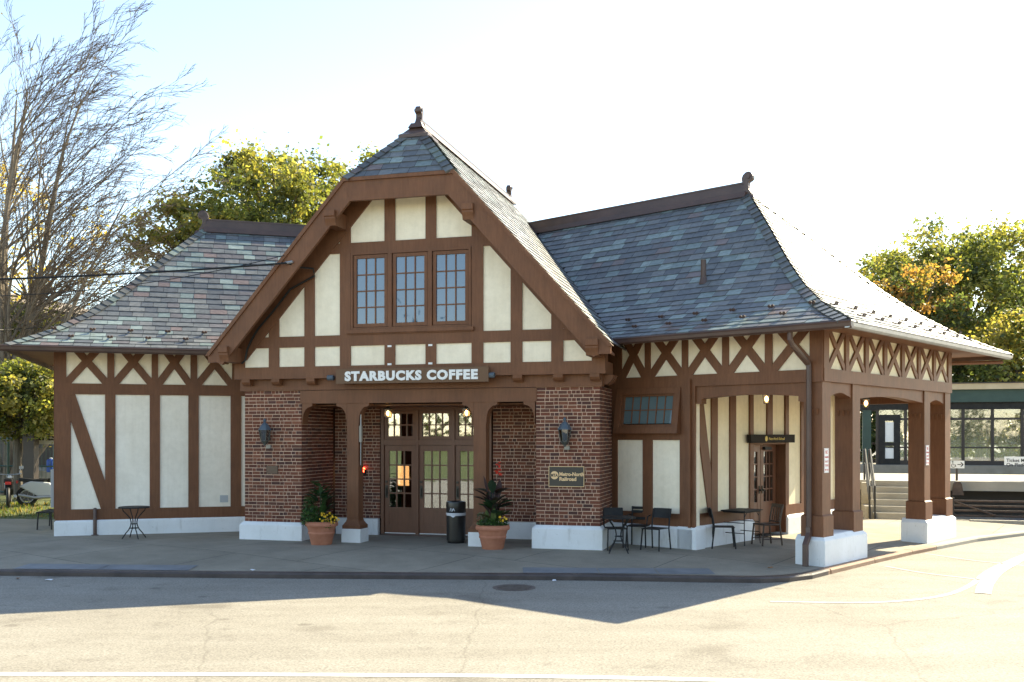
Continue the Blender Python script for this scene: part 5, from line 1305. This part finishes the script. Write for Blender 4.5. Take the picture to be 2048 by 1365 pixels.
for i in range(len(pw)-1):
    mb = MB(); mb.pbox(SH, pw[i]+.075, pw[i+1]-.075, ZP+.2, zf0-.32, -.01, .01); mb.build('glass_panel', 'shelter_glass', t)
mb = MB()
for u in pw[::2]: mb.pbox(SH, u+.3, u+.42, ZP, zf0-.3, -3.1, -3.0)
mb.pbox(SH, ua+1.2, ub, ZP, ZP+.2, -3.1, -3.0); mb.pbox(SH, ua+1.2, ub, ZP+.9, ZP+1.0, -3.08, -3.02); mb.build('rear_frame', 'darkframe', t)
mb = MB(); mb.pbox(SH, SH.U(1725), SH.U(1742), ZP-.1, zf0, -.2, .1); mb.build('canopy_post', 'green', t)
# door with two white notices
u0_, u1_ = SH.U(1757), SH.U(1800)
mb = MB(); frame(SH, u0_, u1_, ZP, ZP+2.3, .28, .07, .12, mb); mb.pbox(SH, u0_+.28, u1_-.28, ZP+.86, ZP+1.02, .07, .12); d = mb.build('door', 'black', t)
mb = MB(); mb.pbox(SH, SH.U(1764), SH.U(1787), ZP+1.05, ZP+1.95, .07, .09); mb.pbox(SH, SH.U(1764), SH.U(1787), ZP+.25, ZP+.80, .07, .09); mb.build('notice', 'white', d)
# ---- left background: bikes, fence, sign, platform building
mb = MB(); L0 = V((-30, 36)); 
ga = [(-40,29.2,-.02),(-12.6,27.6,-.02),(-11.9,30.5,.12),(-11.0,34.2,.22),(-40,40,.22)]
mb.add([(x,y,z+.01) for x,y,z in ga], [[0,1,2,3,4]]); 
struct('grass_strip', mb, 'grass', fix=False)
mb = MB(); rnd = random.Random(5)
for _ in range(3500):
    x = rnd.uniform(-21,-11.8); y = rnd.uniform(28.4,32); h = rnd.uniform(.05,.14); a = rnd.uniform(0,6.28); w = .02
    z0 = -.02+(y-28.2)*.05
    c_ = rnd.choice([(.10,.13,.03),(.16,.16,.05),(.06,.10,.02),(.22,.15,.06)])
    mb.add([(x-w*math.cos(a),y-w*math.sin(a),z0),(x+w*math.cos(a),y+w*math.sin(a),z0),(x+rnd.uniform(-.05,.05),y+rnd.uniform(-.05,.05),z0+h)], [[0,1,2]], c_)
tag(mb.build('grass', 'leaf', fix=False), kind='stuff')
def motorbike(px, Y, z, rz, label, scooter=False):
    t = thing('motorbike', ((px-1024)/FP*Y, Y, z), rz, label, 'motorbike', 'motorbikes parked on the grass')
    for x in (-.62, .66):
        mb = MB(); n = 20; ring = [(x+.27*math.cos(a), 0, .30+.27*math.sin(a)) for a in [2*math.pi*k/n for k in range(n+1)]]; mb.tube(ring, .055, 7); w = mb.build('wheel', 'black', t, smooth=True)
        mb = MB(); ring = [(x+.20*math.cos(a), 0, .30+.20*math.sin(a)) for a in [2*math.pi*k/n for k in range(n+1)]]; mb.tube(ring, .02, 5)
        for k in range(5): a = 2*math.pi*k/5; mb.tube([(x,0,.30),(x+.2*math.cos(a),0,.30+.2*math.sin(a))], .014, 4)
        mb.build('rim', 'galv', w)
    bm_ = 'white' if scooter else 'red'
    mb = MB(); mb.ppoly(PX, [(-.85,.62),(-.5,.80),(.05,.72),(.25,.40),(.50,.45),(.62,.85),(.72,.85),(.62,.30),(.2,.28),(-.3,.30)], -.13, .13) if scooter else mb.ppoly(PX, [(-.25,.72),(.10,.88),(.40,.86),(.45,.70),(.25,.55),(.2,.35),(-.2,.35),(-.3,.55)], -.13, .13)
    mb.build('body', M['greybox'] if scooter else M['bin'], t, bevel=.04)
    mb = MB(); mb.ppoly(PX, [(-.85,.78),(-.40,.74),(-.05,.80),(.0,.86),(-.40,.84),(-.85,.90)], -.12, .12); mb.build('seat', 'black', t, bevel=.03)
    mb = MB(); 
    for sy in (-.08,.08): mb.tube([(.66,sy,.30),(.50,sy,.95)], .022, 6)
    mb.tube([(.42,-.34,1.0),(.50,-.1,.98),(.50,.1,.98),(.42,.34,1.0)], .016, 6); mb.build('handlebar', 'galv', t)
    mb = MB(); mb.lathe([(.0,.0),(.085,.02),(.085,.10),(.05,.14)], .60, 0, 14); mb.v = [(x,y,z_+.80) for x,y,z_ in mb.v]; mb.build('headlight', 'white', t)
    mb = MB(); mb.box(-.90,0,.76,.05,.16,.08); mb.build('tail_light', 'red' , t)
    for sy in (-1,1): mb = MB(); mb.tube([(.45,sy*.28,1.0),(.48,sy*.32,1.16)], .010, 5); mb.box(.48,sy*.34,1.20,.03,.13,.09); mb.build('mirror', 'galv', t)
    mb = MB(); mb.tube([(.1,-.15,.28),(-.4,-.18,.26),(-.85,-.2,.36)], .045, 8); mb.build('exhaust', 'galv', t)
PX = Plane(0,0,0)
motorbike(18, 31.4, .13, rad(115), 'dark motorbike with red tail light at the far left edge')
motorbike(97, 31.8, .13, rad(20), 'pale grey scooter parked on the grass left of the station', True)
FN = Plane(-14.5, 35.2, -15.5)
t = thing('mesh_fence', tuple(FN.P(0,0,0)), 0, 'dark green railing fence behind the motorbikes', 'fence', world=True)
for u in [-10+2.0*k for k in range(9)]: mb = MB(); mb.tube([FN.P(u,0,0), FN.P(u,2.3,0)], .05, 6); mb.build('post', 'green', t)
mb = MB()
for z in (.3,1.25,2.25): mb.tube([FN.P(-10,z,0), FN.P(6,z,0)], .03, 5)
for k in range(90): u = -10+16*k/90; mb.tube([FN.P(u,.3,0), FN.P(u,2.25,0)], .010, 4, cap=False)
mb.build('railing', 'green', t)
t = thing('canopy_post', ((62-1024)/FP*33.5, 33.5, 0), 0, 'thick dark square post left of the station end wall', 'post')
mb = MB(); mb.box(0,0,2.0,.36,.36,4.0); mb.build('shaft', 'darkframe', t); mb = MB(); mb.box(0,0,.3,.46,.46,.5); mb.build('base', 'darkframe', t)
sp = Plane((100-1024)/FP*34, 34.0, 0); 
t = thing('station_sign', tuple(sp.P(0,0,0)), 0, 'white station name board with black letters beyond the left end wall', 'sign', world=True)
z0, z1 = sp.Z(100,889), sp.Z(100,862)
mb = MB(); mb.pbox(sp, -.85, 1.1, z0, z1, 0, .05); mb.build('board', varied('dirty_white_board', (.40,.38,.33), (.5,.48,.43), 3, .6), t)
mb = MB(); add_text(mb, sp, 'Hartsdale', .1, (z0+z1)/2+.03, .36, .05, .056, .006, 1.75); mb.build('lettering', 'black', t, fix=False)
for u in (-.8, 1.05): mb = MB(); mb.tube([sp.P(u,0,-.03), sp.P(u,z1,-.03)], .04, 6); mb.build('post', 'darkframe', t)
t = thing('blue_drum', ((102-1024)/FP*36.5, 36.5, ZP), 0, 'small blue container on the platform behind the station name board', 'container')
mb = MB(); mb.lathe([(.14,0),(.15,.05),(.15,.42),(.12,.46),(.05,.48)], 0, 0, 14); mb.build('body', 'blue', t); mb = MB(); mb.lathe([(.05,.48),(.06,.52),(.0,.53)], 0, 0, 10); mb.build('cap', 'white', t)
# roofed footbridge house far left
OB = Plane((40-1024)/FP*44, 44.0, -15.5)
t = thing('overpass_building', tuple(OB.P(0,0,0)), 0, 'brown-roofed railway overpass building behind the bare tree', 'building', world=True)
zr = OB.Z(20,575); ze = OB.Z(60,655); ur = -3.0
mb = MB(); mb.ppoly(OB, [(-9,0),(5.0,0),(5.0,ze+.2),(ur,zr-.3),(-9,ze+.2)], -6, -.6); mb.build('wall', 'darkframe', t)
mb = MB()
for sg, ue in ((1, 4.6), (-1, -10.6)): 
    mb.prism([OB.P(ur,zr,.4), OB.P(ue,ze-.6,.4), OB.P(ue,ze-.6,-7), OB.P(ur,zr,-7)], [OB.P(ur,zr+.22,.4), OB.P(ue,ze-.38,.4), OB.P(ue,ze-.38,-7), OB.P(ur,zr+.22,-7)])
mb.build('roof', 'shingle', t)
mb = MB(); mb.prism([OB.P(ur,zr-.35,.42), OB.P(4.6,ze-.95,.42), OB.P(4.6,ze-.62,.42), OB.P(ur,zr,.42)], [OB.P(ur,zr-.35,.55), OB.P(4.6,ze-.95,.55), OB.P(4.6,ze-.62,.55), OB.P(ur,zr,.55)]); mb.build('bargeboard', 'conc_dark', t)
mb = MB(); mb.prism([OB.P(4.0,ze-.2,.2), OB.P(9.5,ze+.25,.2), OB.P(9.5,ze+.25,-7), OB.P(4.0,ze-.2,-7)], [OB.P(4.0,ze+.1,.2), OB.P(9.5,ze+.5,.2), OB.P(9.5,ze+.5,-7), OB.P(4.0,ze+.1,-7)]); mb.pbox(OB, 4.2, 9.3, 0, ze, -6, -.3); mb.build('side_wing', 'shingle', t)

# ================================================================== trees
def limb(mb, p, q, r0, r1, rnd, bendy=.08, n=4, sides=6):
    pts = []; L_ = (q-p).length
    off = V((rnd.gauss(0,1), rnd.gauss(0,1), rnd.gauss(0,.5)))*bendy*L_
    for i in range(n+1):
        t = i/n; pts.append(p.lerp(q, t)+off*math.sin(math.pi*t))
    mb.tube(pts, r0, sides, r1, cap=False); return pts
def leafy_tree(base, h, crown_c, crown_r, seed, cols, n_clump, per, leaf, label, name='leafy_tree', clump_r=.9, trunk_r=.35, group=None, cap_cols=None, squash=1.0):
    per = int(per*1.9); leaf *= .70
    rnd = random.Random(seed); t = thing(name, base, 0, label, 'tree', group, world=True); base = V(base); cc = V(crown_c); cr = V(crown_r)
    tr = MB(); fork = base+V((0,0,max(1.0,(cc.z-cr.z*.75)-base.z)))
    limb(tr, base, fork, trunk_r, trunk_r*.75, rnd, .03, 4, 9)
    cl = []; boughs = []; nb = max(7, n_clump//9)
    for i in range(nb):
        zz_ = 1-2*(i+.5)/nb; a = i*2.39996+seed; rr = math.sqrt(max(0, 1-zz_*zz_)); k = rnd.uniform(.55,.90)
        boughs.append(V((rr*math.cos(a)*k, rr*math.sin(a)*k, zz_*k+rnd.uniform(-.08,.08))))
    for i in range(n_clump):
        b_ = boughs[i % nb]; sp = .15+.09*((i % nb) % 3)
        d = b_+V((rnd.gauss(0,sp), rnd.gauss(0,sp), rnd.gauss(0,sp*.8)))
        if d.length > 1.12: d = d.normalized()*rnd.uniform(.9,1.08)
        cl.append(cc+V((d.x*cr.x, d.y*cr.y, d.z*cr.z)))
    for i in range(min(26, len(cl))):
        q = cl[i*len(cl)//26 if len(cl) > 26 else i]; mid = fork.lerp(q, .55)+V((0,0,.06*(q-fork).length))
        limb(tr, fork, mid, trunk_r*.38, trunk_r*.2, rnd, .06, 3, 6); limb(tr, mid, q, trunk_r*.2, .02, rnd, .06, 3, 5)
    mb = MB()
    for q in cl:
        k = rnd.choice([.45,.6,.8,1.0,1.3]); tone = rnd.uniform(.62,1.30); base_c = rnd.choice(cols)
        if cap_cols and rnd.random() < cap_cols[0](q): base_c = rnd.choice(cap_cols[1])
        for _ in range(int(per*k)):
            d = V((rnd.gauss(0,.5), rnd.gauss(0,.5), rnd.gauss(0,.36)))*clump_r*.82*k; pos = q+d
            ax = V((rnd.gauss(0,1), rnd.gauss(0,1), rnd.gauss(-.3,.6))).normalized(); s_ = ax.cross(V((rnd.gauss(0,1),rnd.gauss(0,1),rnd.gauss(0,1)))); 
            if s_.length < .1: continue
            s_.normalize(); s = leaf*rnd.choice([.5,.7,.9,1.1,1.5]); g_ = 1.45*tone*rnd.uniform(.75,1.25); c_ = base_c if rnd.random() < .8 else rnd.choice(cols)
            mb.add([pos-ax*s*.5, pos+s_*s*.34, pos+ax*s*.55, pos-s_*s*.34], [[0,1,2,3]], tuple(x*g_ for x in c_))
    tr.build('trunk', 'bark', t, fix=False); mb.build('crown', 'leaf', t, fix=False); return t
def at(px, py, Y): return V(((px-1024)/FP*Y, Y, H+(YH-py)/FP*Y))
LG = [(.105,.125,.040),(.135,.145,.046),(.080,.100,.036),(.165,.160,.055),(.060,.078,.030)]
YG = [(.19,.175,.055),(.22,.19,.06),(.16,.155,.05),(.12,.135,.045)]
OR = [(.25,.155,.055),(.22,.155,.055),(.19,.15,.05)]
DG_ = [(.050,.068,.028),(.062,.082,.032),(.080,.095,.035),(.042,.055,.024)]
Y = 46; c_ = at(560, 440, Y)
leafy_tree((c_.x, Y, 0), 14, c_, (3.9,3.8,3.0), 41, LG+YG[2:], 210, 85, .27, 'broad green tree rising behind the gable at left', clump_r=.95)
c_ = at(375, 480, Y-2)
leafy_tree((c_.x, Y-2, 0), 11, c_, (2.2,2.2,1.7), 42, YG+LG[:2], 80, 70, .25, 'small yellow-green tree behind the left roof ridge', clump_r=.75, trunk_r=.22)
c_ = at(725, 400, Y+6)
leafy_tree((c_.x, Y+6, 0), 15, c_, (2.2,2.2,2.4), 43, LG, 60, 55, .26, 'green tree half hidden behind the gable peak', clump_r=.85, trunk_r=.25)
Y = 66; c_ = at(1925, 600, Y)
leafy_tree((c_.x, Y, 0), 16, c_, (6.0,5.0,4.9), 44, LG, 330, 85, .34, 'large green tree at right beyond the platform shelter', clump_r=1.25, trunk_r=.45)
c_ = at(1790, 560, Y+5)
leafy_tree((c_.x, Y+5, 0), 15, c_, (3.2,3.0,3.6), 45, YG[:2]+LG[:3], 90, 45, .33, 'thin pale green tree behind the right roof slope', clump_r=1.1, trunk_r=.3)
c_ = at(1822, 640, Y-6)
leafy_tree((c_.x, Y-6, 0), 11, c_, (3.4,3.0,3.3), 46, DG_+OR[:1], 120, 75, .32, 'orange-topped tree between the right roof and the large tree', clump_r=1.0, trunk_r=.3, cap_cols=(lambda q, z=c_.z: .62 if q.z > z+.9 else .10, OR))
c_ = at(2060, 730, Y-10)
leafy_tree((c_.x, Y-10, 0), 9, c_, (4.2,3.5,3.2), 47, YG+DG_[:2], 170, 80, .30, 'yellowing tree at the right edge above the shelter roof', clump_r=1.0, trunk_r=.3)
c_ = at(1960, 790, Y-8)
leafy_tree((c_.x, Y-8, 0), 7, c_, (6.0,2.5,2.6), 48, DG_, 170, 85, .30, 'dark green tree directly behind the shelter fascia', clump_r=1.05, trunk_r=.25)
c_ = at(1730, 850, Y-8)
leafy_tree((c_.x, Y-8, 0), 7, c_, (4.5,2.5,3.3), 49, DG_+LG[:2], 150, 80, .28, 'dark green tree seen through the porch beside the shelter door', clump_r=1.0, trunk_r=.25)
c_ = at(2010, 880, Y-6)
leafy_tree((c_.x, Y-6, 0), 6, c_, (6.5,2.5,3.2), 56, LG+DG_[:2], 170, 70, .30, 'green tree seen through the shelter glass at right', clump_r=1.0, trunk_r=.25)
# left
c_ = at(30, 800, 33.5)
leafy_tree((c_.x, 33.8, 0), 4.5, c_, (2.5,1.6,1.15), 50, YG+LG, 150, 95, .19, 'spreading yellow-green tree beside the left end wall', clump_r=.55, trunk_r=.16)
c_ = at(-40, 720, 40)
leafy_tree((c_.x, 40, 0), 7, c_, (3.0,2,2.6), 51, DG_+YG[:2], 120, 75, .24, 'darker green tree behind the far left yellow-green tree', clump_r=.8, trunk_r=.22)
c_ = at(95, 800, 52)
leafy_tree((c_.x, 52, 0), 7, c_, (6.0,2.5,3.6), 52, DG_, 200, 75, .30, 'dark green tree beyond the tracks at far left', clump_r=1.1, trunk_r=.25)
# the leafless tree
def bare_tree():
    rnd = random.Random(21); Y = 37.5
    t = thing('bare_tree', ((0-1024)/FP*Y, Y, .0), 0, 'tall nearly leafless tree with fanning branches at the left edge', 'tree', world=True)
    tr = MB(); tw = MB(); lf = MB()
    def grow(p, d, L_, r, lvl):
        n = 7 if lvl < 1 else (5 if lvl < 3 else 3); pts = [p]; q = p; dd = d.copy(); jit = .06 if lvl < 2 else .11
        for i in range(n):
            dd = (dd+V((rnd.gauss(.02 if lvl == 0 else .06,jit), rnd.gauss(0,jit), rnd.gauss(.0,jit)))).normalized(); q = q+dd*(L_/n); pts.append(q)
        sides = 8 if lvl < 1 else (6 if lvl < 2 else (4 if lvl < 3 else 3))
        (tr if lvl < 2 else tw).tube(pts, r, sides, max(.005, r*.14), cap=False)
        if lvl >= 4:
            if rnd.random() < .006:
                a = V((rnd.gauss(0,1),rnd.gauss(0,1),rnd.gauss(0,1))).normalized(); b_ = a.orthogonal().normalized(); s = rnd.uniform(.04,.09)
                lf.add([q-a*s, q+b_*s*.6, q+a*s, q-b_*s*.6], [[0,1,2,3]], rnd.choice([(.35,.22,.04),(.30,.24,.05),(.40,.18,.03)]))
            return
        kids = (10,7,5,4)[lvl]
        for i in range(kids):
            tpos = (.24 if lvl == 0 else .12)+(.74 if lvl == 0 else .86)*(i+rnd.random()*.8)/kids; tpos = min(.99, tpos); k = min(n-1, int(tpos*n)); s = pts[k].lerp(pts[k+1], min(1, tpos*n-k))
            tg = (pts[k+1]-pts[k]).normalized()
            ax = tg.orthogonal().normalized(); ax.rotate(Matrix.Rotation(rnd.uniform(0,2*math.pi), 3, tg)); nd = tg.copy(); nd.rotate(Matrix.Rotation(rnd.uniform(.30,.72), 3, ax))
            nd = (nd+V((.10,0,.04))).normalized()
            grow(s, nd, L_*rnd.uniform(.34,.52)*(1.15-tpos*.45), max(.0085, r*(1-.75*tpos)*rnd.uniform(.38,.55)), lvl+1)
    b0 = V(((0-1024)/FP*Y, Y, -.1))
    stems = [((45,380),.21,15.2),((-45,340),.20,15.0),((20,200),.14,14.2),((125,445),.17,13.4),((165,520),.14,12.4),((225,590),.12,11.2),((85,300),.18,15.2),((-130,430),.17,14)]
    for (px, py), r, L_ in stems:
        tgt = at(px, py, Y+rnd.uniform(-1.5,1.5)); st = b0+V((rnd.uniform(-.3,.5), rnd.uniform(-.2,.2), 0)); d = (tgt-st).normalized(); grow(st, d, L_, r, 0)
    tr.build('trunk', 'bark_pale', t, fix=False); tw.build('twigs', 'twig', t, fix=False)
    if lf.v: lf.build('last_leaves', 'leaf', t, fix=False)
    return t
bare_tree()
c_ = at(60, 480, 44)
leafy_tree((c_.x, 44, 0), 13, c_, (3.6,2.5,3.6), 53, [(.34,.26,.06),(.38,.30,.08),(.28,.23,.06)], 60, 28, .20, 'sparse yellow-leaved tree behind the bare tree', clump_r=.9, trunk_r=.16)

# across the street, behind the camera: what the door panes mirror
mb = MB(); mb.add([(-60,-4,ZROAD+.006),(60,-4,ZROAD+.006),(60,-8,ZROAD+.25),(60,-40,2.2),(-60,-40,2.2),(-60,-8,ZROAD+.25)], [[0,5,2,1],[5,4,3,2]]); struct('lawn', mb, 'grass', fix=False)
mb = MB(); rnd = random.Random(77)
for k in range(150):
    q = V((rnd.uniform(-45,45), rnd.uniform(-34,-24), 1.5+rnd.random()**1.5*9)); tone = rnd.uniform(.6,1.3)
    for _ in range(70):
        p = q+V((rnd.gauss(0,1.2), rnd.gauss(0,1.0), rnd.gauss(0,.9))); ax = V((rnd.gauss(0,1),rnd.gauss(0,1),rnd.gauss(0,1))).normalized(); sd = ax.orthogonal().normalized(); s_ = rnd.uniform(.2,.4); c_ = rnd.choice(LG)
        mb.add([p-ax*s_, p+sd*s_*.7, p+ax*s_, p-sd*s_*.7], [[0,1,2,3]], tuple(x*tone for x in c_))
tag(mb.build('roadside_woods', 'leaf', fix=False), kind='stuff')

# ================================================================== light, sky, camera
SAZ, SEL = rad(49.0), rad(37.5)
w = bpy.data.worlds.new('World'); sc.world = w; w.use_nodes = True; N, L = w.node_tree.nodes, w.node_tree.links
sky = N.new('ShaderNodeTexSky'); sky.sky_type = 'NISHITA'; sky.sun_disc = False; sky.sun_elevation = SEL; sky.sun_rotation = SAZ; sky.air_density = 1.0; sky.dust_density = .3; sky.ozone_density = 1.0
bg = N['Background']; bg.inputs['Strength'].default_value = .102; wb = N.new('ShaderNodeMix'); wb.data_type = 'RGBA'; wb.blend_type = 'MULTIPLY'; wb.inputs['Factor'].default_value = 1; wb.inputs['B'].default_value = (1.10,1.01,.90,1); L.new(sky.outputs[0], wb.inputs['A']); L.new(wb.outputs['Result'], bg.inputs['Color'])
sl = bpy.data.lights.new('sun', 'SUN'); sl.energy = 4.0; sl.angle = rad(.55); sl.color = (1, .885, .62)
so = bpy.data.objects.new('sun', sl); COL.objects.link(so)
dirv = V((math.sin(SAZ)*math.cos(SEL), math.cos(SAZ)*math.cos(SEL), math.sin(SEL)))
so.rotation_euler = (-dirv).to_track_quat('-Z', 'Y').to_euler()
cam = bpy.data.cameras.new('camera'); cam.lens = 35.0; cam.sensor_width = 36; cam.shift_y = (YH-682.5)/2048; cam.clip_end = 2000
co = bpy.data.objects.new('camera', cam); COL.objects.link(co); co.location = (0,0,H); co.rotation_euler = (rad(90),0,0); sc.camera = co
sc.view_settings.view_transform = 'Standard'; sc.view_settings.look = 'None'; sc.view_settings.exposure = 1.99; sc.view_settings.gamma = 1
sc.view_settings.use_curve_mapping = False
sc.cycles.max_bounces = 8; sc.cycles.transparent_max_bounces = 12
